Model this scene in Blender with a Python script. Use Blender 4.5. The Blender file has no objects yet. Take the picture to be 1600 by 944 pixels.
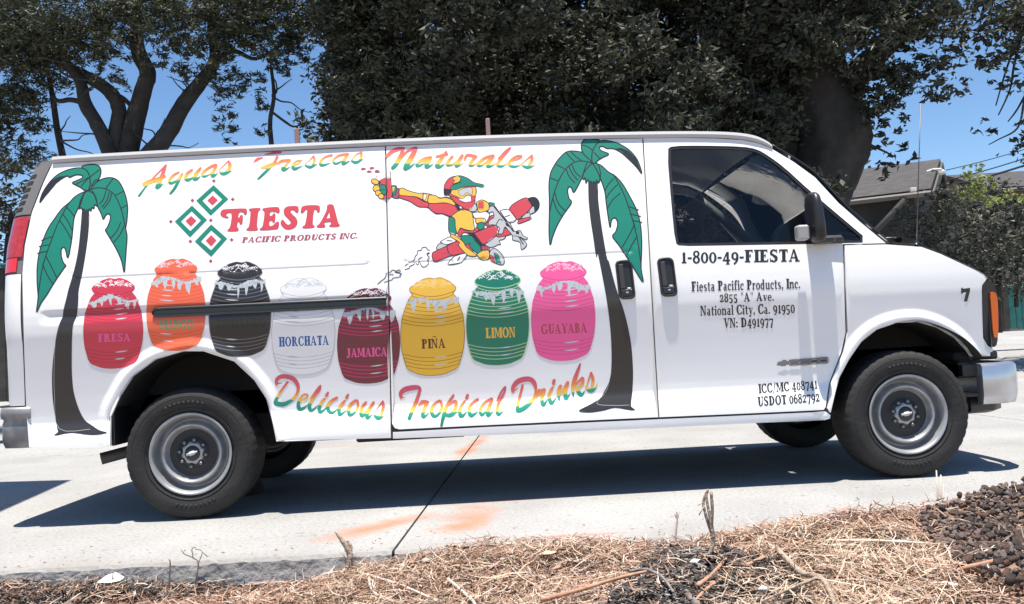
import bpy, math, random
import numpy as np
from mathutils import Vector, Matrix
from mathutils.geometry import delaunay_2d_cdt

# ------------------------------------------------------------------ camera, sky, sun, exposure
SC = bpy.context.scene
COL = SC.collection
R = math.radians
PW, PH = 1600.0, 944.0
CAM_F, CAM_P = 1463.15, np.array([1.5655, -5.1342, .8209])
CAM_YAW, CAM_PITCH, CAM_ROLL = .0388, .0522, -.0517
def cam_axes():
    cy, sy = math.cos(CAM_YAW), math.sin(CAM_YAW); cp, sp = math.cos(CAM_PITCH), math.sin(CAM_PITCH)
    fwd = np.array([sy*cp, cy*cp, sp]); right = np.array([cy, -sy, 0.]); up = np.cross(right, fwd)
    c, s = math.cos(CAM_ROLL), math.sin(CAM_ROLL)
    return right*c + up*s, -right*s + up*c, fwd
AX_R, AX_U, AX_F = cam_axes()
cam = bpy.data.cameras.new('camera')
cam.sensor_fit = 'HORIZONTAL'; cam.sensor_width = 36; cam.lens = CAM_F/PW*36
cam.clip_start = .05; cam.clip_end = 2000
cam_o = bpy.data.objects.new('camera', cam); COL.objects.link(cam_o)
m = Matrix(((AX_R[0], AX_U[0], -AX_F[0], CAM_P[0]), (AX_R[1], AX_U[1], -AX_F[1], CAM_P[1]),
            (AX_R[2], AX_U[2], -AX_F[2], CAM_P[2]), (0, 0, 0, 1)))
cam_o.matrix_world = m
SC.camera = cam_o

SUN_EL, SUN_TILT_X = R(81.0), R(-1.5)          # almost overhead, leaning a few degrees to the camera's side
world = bpy.data.worlds.new('World'); SC.world = world; world.use_nodes = True
wn = world.node_tree.nodes; wl = world.node_tree.links
sky = wn.new('ShaderNodeTexSky'); sky.sky_type = 'NISHITA'; sky.sun_disc = False
sky.sun_elevation = SUN_EL; sky.sun_rotation = R(180)
sky.altitude = 1200; sky.air_density = 1.0; sky.dust_density = .25; sky.ozone_density = 2.5
hs = wn.new('ShaderNodeHueSaturation'); hs.inputs['Saturation'].default_value = 1.12
wl.new(sky.outputs['Color'], hs.inputs['Color']); wl.new(hs.outputs['Color'], wn['Background'].inputs['Color'])
wn['Background'].inputs['Strength'].default_value = .10
sun = bpy.data.lights.new('sun', 'SUN'); sun.energy = 5.0; sun.angle = R(.53); sun.color = (1, .93, .83)
sun_o = bpy.data.objects.new('sun', sun); COL.objects.link(sun_o)
sd = Vector((math.sin(SUN_TILT_X), -math.cos(SUN_EL), math.sin(SUN_EL)))   # towards the sun
sun_o.rotation_euler = sd.to_track_quat('Z', 'Y').to_euler(); sun_o.location = (0, -4, 30)
SC.view_settings.view_transform = 'Standard'; SC.view_settings.look = 'None'
SC.view_settings.exposure = .76; SC.view_settings.gamma = 1
SC.render.engine = 'CYCLES'
SC.cycles.max_bounces = 8; SC.cycles.transparent_max_bounces = 24

rng = np.random.default_rng(7)
random.seed(7)

# ------------------------------------------------------------------ pixel -> place helpers
def rays(P):
    P = np.asarray(P, float).reshape(-1, 2)
    return AX_F + np.outer((P[:, 0]-PW/2)/CAM_F, AX_R) - np.outer((P[:, 1]-PH/2)/CAM_F, AX_U)
def at_y(px, py, y):
    d = rays([(px, py)])[0]; return CAM_P + d*((y-CAM_P[1])/d[1])
def at_z(px, py, z):
    d = rays([(px, py)])[0]; return CAM_P + d*((z-CAM_P[2])/d[2])

# ------------------------------------------------------------------ materials
def srgb(r, g, b):
    f = lambda c: ((c/255+.055)/1.055)**2.4 if c/255 > .04045 else c/255/12.92
    return (f(r), f(g), f(b))
MATS = {}
def mat(name, col, rough=.5, metal=0, coat=0, spec=.5, noise=None, bump=0, bscale=40, trans=0):
    if name in MATS: return MATS[name]
    M = bpy.data.materials.new(name); M.use_nodes = True; MATS[name] = M
    n, l = M.node_tree.nodes, M.node_tree.links
    b = n['Principled BSDF']
    b.inputs['Base Color'].default_value = (*col, 1); b.inputs['Roughness'].default_value = rough
    b.inputs['Metallic'].default_value = metal; b.inputs['Coat Weight'].default_value = coat
    b.inputs['Coat Roughness'].default_value = .06; b.inputs['Specular IOR Level'].default_value = spec
    tc = n.new('ShaderNodeTexCoord')
    if noise:
        c2, sc, det = noise
        t = n.new('ShaderNodeTexNoise'); t.inputs['Scale'].default_value = sc; t.inputs['Detail'].default_value = det
        r = n.new('ShaderNodeValToRGB'); r.color_ramp.elements[0].position = .35; r.color_ramp.elements[1].position = .68
        r.color_ramp.elements[0].color = (*col, 1); r.color_ramp.elements[1].color = (*c2, 1)
        l.new(tc.outputs['Object'], t.inputs['Vector']); l.new(t.outputs['Fac'], r.inputs['Fac']); l.new(r.outputs['Color'], b.inputs['Base Color'])
    if bump:
        t2 = n.new('ShaderNodeTexNoise'); t2.inputs['Scale'].default_value = bscale; t2.inputs['Detail'].default_value = 6
        bp = n.new('ShaderNodeBump'); bp.inputs['Strength'].default_value = bump; bp.inputs['Distance'].default_value = .02
        l.new(tc.outputs['Object'], t2.inputs['Vector']); l.new(t2.outputs['Fac'], bp.inputs['Height']); l.new(bp.outputs['Normal'], b.inputs['Normal'])
    return M
def island_mat(name, stops, rough=.6, translucent=0., spec=.3):
    """colour picked per loose piece: leaves, straws, rocks"""
    M = bpy.data.materials.new(name); M.use_nodes = True; MATS[name] = M
    n, l = M.node_tree.nodes, M.node_tree.links; b = n['Principled BSDF']; b.inputs['Roughness'].default_value = rough
    b.inputs['Specular IOR Level'].default_value = spec
    g = n.new('ShaderNodeNewGeometry'); r = n.new('ShaderNodeValToRGB')
    el = r.color_ramp.elements
    while len(el) < len(stops): el.new(.5)
    for e, (p, c) in zip(el, stops): e.position = p; e.color = (*c, 1)
    l.new(g.outputs['Random Per Island'], r.inputs['Fac']); l.new(r.outputs['Color'], b.inputs['Base Color'])
    if translucent:
        t = n.new('ShaderNodeBsdfTranslucent'); mx = n.new('ShaderNodeMixShader'); mx.inputs['Fac'].default_value = translucent
        l.new(r.outputs['Color'], t.inputs['Color']); l.new(b.outputs['BSDF'], mx.inputs[1]); l.new(t.outputs['BSDF'], mx.inputs[2])
        l.new(mx.outputs['Shader'], n['Material Output'].inputs['Surface'])
    return M
def glass_mat(name, tint, rough=.02, refl=1.0):
    M = bpy.data.materials.new(name); M.use_nodes = True; MATS[name] = M
    n, l = M.node_tree.nodes, M.node_tree.links; n.remove(n['Principled BSDF'])
    t = n.new('ShaderNodeBsdfTransparent'); t.inputs['Color'].default_value = (*tint, 1)
    g = n.new('ShaderNodeBsdfGlossy'); g.inputs['Roughness'].default_value = rough
    f = n.new('ShaderNodeFresnel'); f.inputs['IOR'].default_value = 1.5
    mx = n.new('ShaderNodeMixShader')
    l.new(f.outputs['Fac'], mx.inputs['Fac']); l.new(t.outputs['BSDF'], mx.inputs[1]); l.new(g.outputs['BSDF'], mx.inputs[2])
    l.new(mx.outputs['Shader'], n['Material Output'].inputs['Surface'])
    return M
M_WHITE = mat('white_paint', (.88, .88, .872), .34, coat=.3, noise=((.855, .853, .845), 2.2, 7))
M_BLACKPL = mat('black_plastic', (.022, .022, .024), .38)
M_GREYPL = mat('grey_plastic', (.16, .16, .165), .5)
M_RAIL = mat('grey_moulding', (.56, .56, .555), .5)
M_DARK = mat('dark_void', (.018, .018, .018), .9)
M_UNDER = mat('underbody', (.03, .029, .028), .85, bump=.3)
M_RUBBER = mat('rubber', (.016, .0155, .015), .8, noise=((.024, .023, .022), 8, 6), bump=.15, bscale=60)
M_STEEL = mat('wheel_steel', (.42, .425, .43), .42, metal=.45, noise=((.31, .31, .315), 14, 5))
M_STEELD = mat('wheel_disc', (.035, .035, .036), .5, metal=.3)
M_CHROME = mat('bumper_metal', (.62, .63, .65), .28, metal=.8, noise=((.52, .52, .54), 6, 4))
M_REDLENS = mat('red_lens', (.42, .03, .035), .15, coat=.6, noise=((.50, .05, .05), 40, 2))
M_REDLENS2 = mat('bright_red_lens', (.75, .035, .04), .12, coat=.6)
M_AMBER = mat('amber_lens', (.85, .16, .02), .15, coat=.6)
M_GLASS = glass_mat('side_glass', (.62, .62, .61))
M_WSGLASS = glass_mat('windshield_glass', (.60, .66, .66))
M_SEAT = mat('seat_cloth', (.07, .07, .075), .9)
M_DASH = mat('dash_plastic', (.10, .10, .105), .6)
M_VISOR = mat('visor_vinyl', (.45, .45, .45), .7)
# vinyl print colours
V = {}
for k, c in dict(black=(.022, .022, .023), green=(.012, .215, .145), red=(.58, .062, .078), yellow=(.80, .46, .06), grey=(.48, .49, .50), white=(.80, .80, .80),
                 darkred=(.36, .07, .10), trunk=(.035, .032, .031), blue=(.012, .11, .36), magenta=(.72, .06, .28), pink=(.84, .11, .32), orange=(.83, .14, .06),
                 fresa=(.60, .045, .075), tama=(.024, .022, .022), tamatext=(.014, .011, .010), maroon=(.17, .032, .045), crimson=(.47, .03, .10), pina=(.80, .47, .045),
                 limon=(.010, .19, .115), limline=(.42, .60, .30), foam=(.50, .55, .57), foamdark=(.30, .34, .36), line=(.42, .43, .44), guatext=(.42, .06, .085), pinatext=(.09, .025, .02),
                 mangotext=(.06, .32, .16), silver=(.20, .20, .205), badge=(.12, .12, .125), pinkdark=(.63, .07, .22), pinaline=(.38, .19, .02), fresaline=(.42, .03, .05),
                 orangeline=(.66, .10, .04), tamaline=(.16, .15, .15), icepink=(.82, .55, .62), iceyellow=(.82, .62, .25), teal=(.02, .26, .26)).items():
    V[k] = mat('vinyl_'+k, c, .35, coat=.3)
# printed lettering that runs from coral over yellow to green down the height of the letters
M_FADE = bpy.data.materials.new('vinyl_tricolour'); M_FADE.use_nodes = True
_n, _l = M_FADE.node_tree.nodes, M_FADE.node_tree.links
_uv = _n.new('ShaderNodeUVMap'); _uv.uv_map = 'print'; _s = _n.new('ShaderNodeSeparateXYZ'); _r = _n.new('ShaderNodeValToRGB')
_e = _r.color_ramp.elements
_e[0].position = 0; _e[0].color = (.58, .09, .15, 1); _e[1].position = .34; _e[1].color = (.70, .13, .12, 1)
for p, c in ((.54, (.85, .24, .08)), (.62, (.85, .46, .06)), (.74, (.85, .55, .10)), (.755, (.03, .33, .23)), (1., (.015, .22, .15))):
    q = _e.new(p); q.color = (*c, 1)
_l.new(_uv.outputs['UV'], _s.inputs[0]); _l.new(_s.outputs['Y'], _r.inputs['Fac']); _l.new(_r.outputs['Color'], _n['Principled BSDF'].inputs['Base Color'])
_n['Principled BSDF'].inputs['Roughness'].default_value = .35

# ------------------------------------------------------------------ object helpers
def tag(o, label=None, cat=None, group=None, kind=None):
    for k, v in (('label', label), ('category', cat), ('group', group), ('kind', kind)):
        if v: o[k] = v
    return o
def thing(name, label, cat, loc=(0, 0, 0), group=None):
    o = bpy.data.objects.new(name, None); COL.objects.link(o); o.location = loc; o.empty_display_size = .2
    o['_base'] = list(loc)
    return tag(o, label, cat, group)
def link(name, me, parent=None, loc=None):
    o = bpy.data.objects.new(name, me); COL.objects.link(o)
    if loc is not None: o.location = loc
    if parent is not None:
        o.parent = parent
        b = parent.get('_base')
        if b is not None: o.matrix_parent_inverse = Matrix.Translation(-Vector(b))
    return o
def np_mesh(name, Vt, F, mats, midx=None, smooth=False):
    """F: (n,3) or (n,4) array, or list of index lists"""
    me = bpy.data.meshes.new(name); Vt = np.asarray(Vt, float)
    if isinstance(F, np.ndarray):
        k = F.shape[1]; cnt = np.full(len(F), k); flat = F.ravel()
    else:
        cnt = np.array([len(f) for f in F]); flat = np.concatenate([np.asarray(f) for f in F]) if len(F) else np.zeros(0)
    me.vertices.add(len(Vt)); me.vertices.foreach_set('co', Vt.ravel())
    me.loops.add(len(flat)); me.loops.foreach_set('vertex_index', flat.astype(np.int32))
    me.polygons.add(len(cnt)); me.polygons.foreach_set('loop_start', np.concatenate([[0], np.cumsum(cnt)[:-1]]).astype(np.int32))
    for mm in mats: me.materials.append(mm)
    if midx is not None: me.polygons.foreach_set('material_index', np.asarray(midx, np.int32))
    if smooth: me.polygons.foreach_set('use_smooth', np.ones(len(cnt), bool))
    me.update(calc_edges=True); me.validate()
    return me
class MB:
    def __init__(s): s.v, s.f, s.m, s.sm = [], [], [], []
    def add(s, v, f, mi=0, smooth=False):
        b = len(s.v); s.v += [tuple(map(float, p)) for p in v]; s.f += [[i+b for i in q] for q in f]; s.m += [mi]*len(f); s.sm += [smooth]*len(f); return s
    def box(s, c, d, mi=0, bev=0, M=None):
        x, y, z = [k/2 for k in d]
        if bev:
            b = min(bev, x*.95, y*.95, z*.95); pts = []; 
            P = [(sx*(x-(0 if a == 0 else b)), sy*(y-(0 if a == 1 else b)), sz*(z-(0 if a == 2 else b))) for sx in (-1, 1) for sy in (-1, 1) for sz in (-1, 1) for a in (0, 1, 2)]
            id = lambda sx, sy, sz, a: ((sx > 0)*4+(sy > 0)*2+(sz > 0))*3+a
            F = []
            for sg in (-1, 1):
                q = [id(sg, -1, -1, 0), id(sg, 1, -1, 0), id(sg, 1, 1, 0), id(sg, -1, 1, 0)]; F.append(q if sg > 0 else q[::-1])
                q = [id(-1, sg, -1, 1), id(-1, sg, 1, 1), id(1, sg, 1, 1), id(1, sg, -1, 1)]; F.append(q if sg > 0 else q[::-1])
                q = [id(-1, -1, sg, 2), id(1, -1, sg, 2), id(1, 1, sg, 2), id(-1, 1, sg, 2)]; F.append(q if sg > 0 else q[::-1])
            for a, b_ in ((0, 1), (0, 2), (1, 2)):
                c_ = 3-a-b_
                for s1 in (-1, 1):
                    for s2 in (-1, 1):
                        def v(k, t):
                            sg = [0, 0, 0]; sg[a] = s1; sg[b_] = s2; sg[c_] = t; return id(*sg, k)
                        F.append([v(a, -1), v(a, 1), v(b_, 1), v(b_, -1)])
            for sx in (-1, 1):
                for sy in (-1, 1):
                    for sz in (-1, 1): F.append([id(sx, sy, sz, 0), id(sx, sy, sz, 1), id(sx, sy, sz, 2)])
        else:
            P = [(sx*x, sy*y, sz*z) for sx in (-1, 1) for sy in (-1, 1) for sz in (-1, 1)]
            F = [[0, 1, 3, 2], [4, 6, 7, 5], [0, 4, 5, 1], [2, 3, 7, 6], [0, 2, 6, 4], [1, 5, 7, 3]]
        c = Vector(c)
        P = [(M @ Vector(p) if M else Vector(p))+c for p in P]
        return s.add(P, F, mi)
    def tube(s, pts, rad, seg=10, mi=0, cap=True, wob=0, flat=1.0, ridge=0.):
        pts = [Vector(p) for p in pts]; n = len(pts); rad = [rad]*n if np.isscalar(rad) else list(rad)
        V_, F = [], []; up = None
        for i, p in enumerate(pts):
            t = (pts[min(i+1, n-1)]-pts[max(i-1, 0)]).normalized()
            if up is None: up = t.orthogonal().normalized()
            up = (up-t*up.dot(t)).normalized(); sd_ = t.cross(up)
            for k in range(seg):
                a = 2*math.pi*k/seg; rr = rad[i]*(1+(random.uniform(-wob, wob) if wob else 0)+(ridge*(abs(math.sin(a*4.5+i*.11))+.6*abs(math.sin(a*7.5-i*.17))-.8) if ridge else 0))
                V_.append(p+up*math.cos(a)*rr+sd_*math.sin(a)*rr*flat)
        for i in range(n-1):
            for k in range(seg): F.append([i*seg+k, i*seg+(k+1) % seg, (i+1)*seg+(k+1) % seg, (i+1)*seg+k])
        if cap: F.append(list(range(seg))[::-1]); F.append(list(range((n-1)*seg, n*seg)))
        return s.add(V_, F, mi, True)
    def lathe(s, prof, seg=64, mi=0, axis='y', closed=False):
        """prof: (r, d) pairs, d along +y"""
        V_, F = [], []; n = len(prof)
        for k in range(seg):
            a = 2*math.pi*k/seg
            for r_, d in prof: V_.append((r_*math.cos(a), d, r_*math.sin(a)))
        for k in range(seg):
            k2 = (k+1) % seg
            for i in range(n-1): F.append([k*n+i, k*n+i+1, k2*n+i+1, k2*n+i])
        return s.add(V_, F, mi, True)
    def prism(s, poly, y0, y1, mi=0):
        """poly in (x,z), extruded in y"""
        n = len(poly); V_ = [(p[0], y0, p[1]) for p in poly]+[(p[0], y1, p[1]) for p in poly]
        return s.add(V_, [list(range(n)), list(range(n, 2*n))[::-1]]+[[i, i+n, (i+1) % n+n, (i+1) % n] for i in range(n)], mi)
    def grid(s, P, mi=0, smooth=True):
        a, b = len(P), len(P[0])
        return s.add([q for r_ in P for q in r_], [[i*b+j, i*b+j+1, (i+1)*b+j+1, (i+1)*b+j] for i in range(a-1) for j in range(b-1)], mi, smooth)
    def build(s, name, mats, parent=None, loc=None, autos=None):
        if not isinstance(mats, (list, tuple)): mats = [mats]
        me = np_mesh(name, s.v, s.f, mats, s.m); me.polygons.foreach_set('use_smooth', np.array(s.sm[:len(me.polygons)], bool))
        return link(name, me, parent, loc)
def chaikin(p, n=1, closed=True):
    p = [np.asarray(q, float) for q in p]
    for _ in range(n):
        o = []; m_ = len(p)
        for i in range(m_ if closed else m_-1):
            a, b = p[i], p[(i+1) % m_]; o += [a*.75+b*.25, a*.25+b*.75]
        p = o if closed else [p[0]]+o+[p[-1]]
    return [tuple(q) for q in p]
def spline(pts, sub=5):
    P = np.asarray(pts, float); n = len(P)
    if n < 3: return P
    out = []
    for i in range(n-1):
        p0, p1, p2, p3 = P[max(i-1, 0)], P[i], P[i+1], P[min(i+2, n-1)]
        for k in range(sub):
            t = k/sub
            out.append(.5*((2*p1)+(-p0+p2)*t+(2*p0-5*p1+4*p2-p3)*t*t+(-p0+3*p1-3*p2+p3)*t**3))
    out.append(P[-1]); return np.array(out)

# ------------------------------------------------------------------ van body surface: y = side_y(x, z) on the near side
WB, VW = 3.947, 2.0
_kz = np.array([.25, .33, .37, .41, .45, .485, .52, .555, .60, .70, .80, .90, .98, 1.04, 1.09, 1.14, 1.20, 1.27, 1.36, 1.5, 1.65, 1.8, 1.95, 2.04, 2.15])
_ky = np.array([.040, .016, .006, .003, .006, .015, .028, .043, .0425, .036, .027, .0165, .008, .001, 0, .002, .008, .018, .034, .064, .100, .138, .178, .203, .235])
_tz = np.linspace(.2, 2.2, 2001); _ty = np.interp(_tz, _kz, _ky)
_kern = np.exp(-.5*(np.arange(-30, 31)/6.)**2); _kern /= _kern.sum()
_ty = np.convolve(np.pad(_ty, 30, mode='edge'), _kern, 'valid')
def polydist(Pt, L):
    Pt = np.asarray(Pt, float); best = np.full(len(Pt), 1e9)
    for a, b in zip(L[:-1], L[1:]):
        ab = b-a; t = np.clip(((Pt-a)@ab)/(ab@ab), 0, 1); best = np.minimum(best, np.hypot(*(Pt-a-t[:, None]*ab).T))
    return best
def inside(Pt, poly):
    """non-zero winding test"""
    Pt = np.asarray(Pt, float); A = np.asarray(poly, float); B = np.roll(A, -1, 0); w = np.zeros(len(Pt), int)
    for a, b in zip(A, B):
        cr = (b[0]-a[0])*(Pt[:, 1]-a[1])-(Pt[:, 0]-a[0])*(b[1]-a[1])
        w += ((a[1] <= Pt[:, 1]) & (b[1] > Pt[:, 1]) & (cr > 0)).astype(int)-((a[1] > Pt[:, 1]) & (b[1] <= Pt[:, 1]) & (cr < 0)).astype(int)
    return w != 0
ARCHES = []
def side_y(x, z, crease=True):
    x = np.asarray(x, float); z = np.asarray(z, float)
    y = np.interp(z, _tz, _ty)
    y = y+.16*np.clip((x-3.35)/1.2, 0, None)**2.4+.03*np.clip((-.55-x)/.45, 0, None)**2      # nose and tail draw in
    y = y+.05*np.clip((x-3.0)/1., 0, 1)**2*np.clip((z-1.35)/.5, 0, 1)
    # pressed swage behind and under the door track
    g = np.clip((1.172-z)/.026, 0, 1)*np.clip((z-1.078)/.060, 0, 1); g = g*g*(3-2*g)
    y = y+.011*g*np.clip((1.09-x)/.01, 0, 1)*np.clip((x+.80)/.06, 0, 1)
    # pressed crease framing the blank window areas
    for x0, x1 in ((-.64, 1.02), (1.16, 2.48)):
        qx, qz = np.abs(x-(x0+x1)/2)-(x1-x0)/2+.06, np.abs(z-1.80)-.465+.06
        sd_ = np.hypot(np.maximum(qx, 0), np.maximum(qz, 0))+np.minimum(np.maximum(qx, qz), 0)-.06
        if crease: y = y+.0032*np.exp(-.5*(sd_/.0042)**2)*np.clip((1.60-z)/.2, 0, 1)
    # rolled wheel-arch lips
    for L in ARCHES:
        d = polydist(np.c_[x.ravel(), z.ravel()], L).reshape(x.shape)
        u = np.clip(d/.075, 0, 1)
        y = y-.020*np.clip(1.35*(1-u*u)**2*np.clip(.35+u*4, 0, 1), 0, 1.0)
    return y
def side_n(x, z):
    h = .003
    dx = (side_y(x+h, z)-side_y(x-h, z))/(2*h); dz = (side_y(x, z+h)-side_y(x, z-h))/(2*h)
    n = np.stack([dx, -np.ones_like(dx), dz], -1); return n/np.linalg.norm(n, axis=-1, keepdims=True)
def px_side(P):
    """photo pixel -> (x, z) on the near flank"""
    d = rays(P); y = np.full(len(d), .05)
    for _ in range(14):
        q = CAM_P+d*((y-CAM_P[1])/d[:, 1])[:, None]; y = .5*y+.5*side_y(q[:, 0], q[:, 2])
    q = CAM_P+d*((y-CAM_P[1])/d[:, 1])[:, None]
    return q[:, [0, 2]]
PX_ARCH_R = [(172, 697), (173, 651), (187, 619), (207, 588), (242, 562), (286, 549), (318, 549), (366, 565), (397, 594), (416, 623), (426, 661), (432, 689)]
PX_ARCH_F = [(1297, 650), (1303, 623), (1312, 589), (1327, 561), (1346, 534), (1370, 515), (1401, 504.5), (1435, 503), (1466, 512), (1493, 528), (1510, 546), (1517, 557)]
_aR = px_side(spline(PX_ARCH_R, 5)); _aF = px_side(spline(PX_ARCH_F, 5))
ARCHES += [_aR, _aF]

def cdt(polys, extra, eps=1e-5):
    """constrained triangulation of overlapping outlines; each triangle gets the index of the topmost outline it lies in (or -1)"""
    vs, es = [], []
    for p in polys:
        b = len(vs); p = [tuple(q) for q in p]; vs += p; n = len(p); es += [(b+i, b+(i+1) % n) for i in range(n)]
    vs += [tuple(q) for q in extra]
    vs_ = [Vector((float(a), float(b))) for a, b in vs]
    ov, oe, of, *_ = delaunay_2d_cdt(vs_, es, [], 0, eps)
    Vt = np.array([(v.x, v.y) for v in ov]); T = np.array([list(f) for f in of if len(f) == 3], int)
    C = Vt[T].mean(1); lay = np.full(len(T), -1)
    for k in range(len(polys)-1, -1, -1):
        P = np.asarray(polys[k], float); lo, hi = P.min(0), P.max(0)
        c = np.where((lay == -1) & (C[:, 0] >= lo[0]) & (C[:, 0] <= hi[0]) & (C[:, 1] >= lo[1]) & (C[:, 1] <= hi[1]))[0]
        if len(c): lay[c[inside(C[c], P)]] = k
    a, b, c = Vt[T[:, 0]], Vt[T[:, 1]], Vt[T[:, 2]]
    ar = (b[:, 0]-a[:, 0])*(c[:, 1]-a[:, 1])-(b[:, 1]-a[:, 1])*(c[:, 0]-a[:, 0])
    T[ar < 0] = T[ar < 0][:, ::-1]
    return Vt, T, lay
def grid_pts(lo, hi, st):
    gx = np.arange(lo[0]+st/2, hi[0], st); gy = np.arange(lo[1]+st/2, hi[1], st)
    return np.stack(np.meshgrid(gx, gy), -1).reshape(-1, 2)
def flank_points():
    """denser points where the flank bends"""
    E = [grid_pts((-1.0, .3), (4.7, 2.1), .032)]
    xs = np.arange(-1, 4.7, .05)
    E[0] = E[0][~((E[0][:, 1] > .44) & (E[0][:, 1] < .60)) & ~((E[0][:, 1] > 1.06) & (E[0][:, 1] < 1.19) & (E[0][:, 0] < 1.2))]
    x3, x2_ = np.arange(-.95, 1.12, .012), np.arange(-1, 4.7, .013)
    for z in np.arange(1.062, 1.19, .007): E.append(np.c_[x3, 0*x3+z])
    xf = np.arange(-.7, 2.55, .014)
    for z in (1.323, 1.329, 1.335, 1.341, 1.347): E.append(np.c_[xf, 0*xf+z])
    for z in np.r_[.36, .385, .405, np.arange(.42, .60, .0075)]: E.append(np.c_[x2_, 0*x2_+z])
    zs = np.arange(1.36, 1.93, .06)
    for x0 in (-.64, 1.02, 1.16, 2.48):
        for x in (x0-.012, x0-.006, x0, x0+.006, x0+.012): E.append(np.c_[0*zs+x, zs])
    for L in ARCHES:
        t = np.gradient(L, axis=0); nn = np.c_[-t[:, 1], t[:, 0]]; nn /= np.linalg.norm(nn, axis=1)[:, None]
        LL = spline(L, 3); t = np.gradient(LL, axis=0); nn = np.c_[-t[:, 1], t[:, 0]]; nn /= np.linalg.norm(nn, axis=1)[:, None]
        for d in np.arange(.006, .09, .0075): E.append(LL+nn*d); E.append(LL-nn*d)
    return np.concatenate(E)
FLANK = flank_points()
def set_normals(me, N): me.polygons.foreach_set('use_smooth', np.ones(len(me.polygons), bool)); me.normals_split_custom_set_from_vertices([tuple(n) for n in N])
def flank_mesh(name, outer, holes, mats, off=0., depth=.018, parent=None, pts=None, flip=False):
    """sheet that follows the flank; outlines in (x,z); edges turned in by depth"""
    polys = [outer]+holes; lo, hi = np.min(outer, 0), np.max(outer, 0)
    E = FLANK if pts is None else pts
    E = E[(E[:, 0] > lo[0]) & (E[:, 0] < hi[0]) & (E[:, 1] > lo[1]) & (E[:, 1] < hi[1])]
    E = E[inside(E, outer)]
    for q in polys: E = E[polydist(E, np.vstack([q, q[:1]])) > .004]
    Vt, T, lay = cdt(polys, E)
    T = T[lay == 0]
    used = np.unique(T); mp = np.full(len(Vt), -1); mp[used] = np.arange(len(used)); Vt = Vt[used]; T = mp[T]
    y = side_y(Vt[:, 0], Vt[:, 1])+off; N = side_n(Vt[:, 0], Vt[:, 1])
    P = np.c_[Vt[:, 0], y, Vt[:, 1]]
    F = [list(t) for t in T]                     # (x,z) ccw seen from -y is outward
    ec = {}
    for t in T:
        for a, b in ((t[0], t[1]), (t[1], t[2]), (t[2], t[0])): ec[(a, b)] = 1
    n = len(P); P2 = [P]; N2 = [N]; k = n
    if depth:
        for (a, b) in list(ec):
            if (b, a) in ec: continue
            pa, pb = P[a], P[b]; e = pb-pa; en = np.array([e[2], 0, -e[0]]); L = np.linalg.norm(en)
            if L < 1e-9: continue
            en /= L; q = np.array([pa, pb, pb+[0, depth, 0], pa+[0, depth, 0]]); P2.append(q); N2.append(np.tile(en, (4, 1)))
            F.append([k+1, k, k+3, k+2]); k += 4
    P = np.concatenate(P2); N = np.concatenate(N2)
    if flip: P[:, 1] = VW-P[:, 1]; N[:, 1] *= -1; F = [f[::-1] for f in F]
    me = np_mesh(name, P, F, mats if isinstance(mats, list) else [mats]); set_normals(me, N)
    return link(name, me, parent)

# ------------------------------------------------------------------ the van
van = thing('cargo_van', 'long white cargo van with painted palms, fruit drink barrels and a motocross rider', 'van', (WB/2, 1.0, 0))
GAP = .95      # half seam width in photo pixels
pxQ = [(82, 256), (200, 249), (400, 238.5), (602.3-GAP, 229), (607.2-GAP, 440), (611.8-GAP, 684.5), (520, 687), (432, 690)]+PX_ARCH_R[::-1][1:-1]+[(172, 697), (150, 699), (100, 701), (45.5, 699), (41, 640), (37.5, 540), (35, 428), (39, 383), (50, 332), (68, 286)]
quarter = flank_mesh('rear_quarter_panel', px_side(pxQ), [], M_WHITE, parent=van)
pxD = [(602.3+GAP, 228.6), (800, 220.5), (1004.5-GAP, 216.5), (1011.7-GAP, 340), (1020.8-GAP, 500), (1029.5-GAP, 652), (900, 657.8), (760, 664.4), (624, 671), (617, 669), (612.6, 662), (607.2+GAP, 440)]
cargo_door = flank_mesh('cargo_door', px_side(pxD), [], M_WHITE, parent=van)
pxWIN = chaikin([(1042, 234), (1050, 228), (1100, 227.5), (1160, 229), (1183, 233), (1200, 243), (1225, 261), (1264, 297), (1310, 336), (1361, 379), (1310, 380.5), (1240, 382), (1120, 384), (1062, 385), (1055, 380), (1049, 320)], 1)
pxF = [(1004.5+GAP, 216), (1060, 215.5), (1120, 216.5), (1160, 219), (1185, 224), (1203, 231), (1240, 253), (1273, 277), (1310, 317), (1345, 348), (1384, 380), (1340, 381), (1318-GAP, 381.5), (1320-GAP, 450), (1322-GAP, 520), (1315-GAP, 551), (1305-GAP, 576), (1296.5-GAP, 598), (1291-GAP, 636), (1287, 640.5), (1270, 641.5), (1160, 646.5), (1029.5+GAP, 652), (1020.8+GAP, 500), (1011.7+GAP, 340)]
front_door = flank_mesh('front_door', px_side(pxF), [px_side(pxWIN)], M_WHITE, parent=van)
pxN = [(1319+GAP, 383.5), (1384, 382), (1440, 386), (1470, 397), (1500, 411), (1525, 423), (1538, 431), (1541, 437), (1534.5, 446), (1534, 455), (1536, 528), (1543, 540), (1552, 545), (1549, 556.5), (1517, 557)]+PX_ARCH_F[::-1][1:-1]+[(1298, 645), (1292.5+GAP, 638), (1298+GAP, 598), (1306.5+GAP, 576.5), (1317+GAP, 551), (1324+GAP, 520), (1321+GAP, 450)]
fender = flank_mesh('front_fender', px_side(pxN), [], M_WHITE, parent=van)
pxS = [(613+GAP, 675.5), (760, 667.6), (1030, 655.3), (1160, 649.5), (1270, 644.5), (1290, 643), (1297.5, 648.5), (1297, 654), (1289, 656.5), (1160, 662), (1031, 668.5), (800, 678.5), (613+GAP, 685.5)]
sill = flank_mesh('rocker_panel', px_side(pxS), [], M_WHITE, parent=van)

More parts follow.
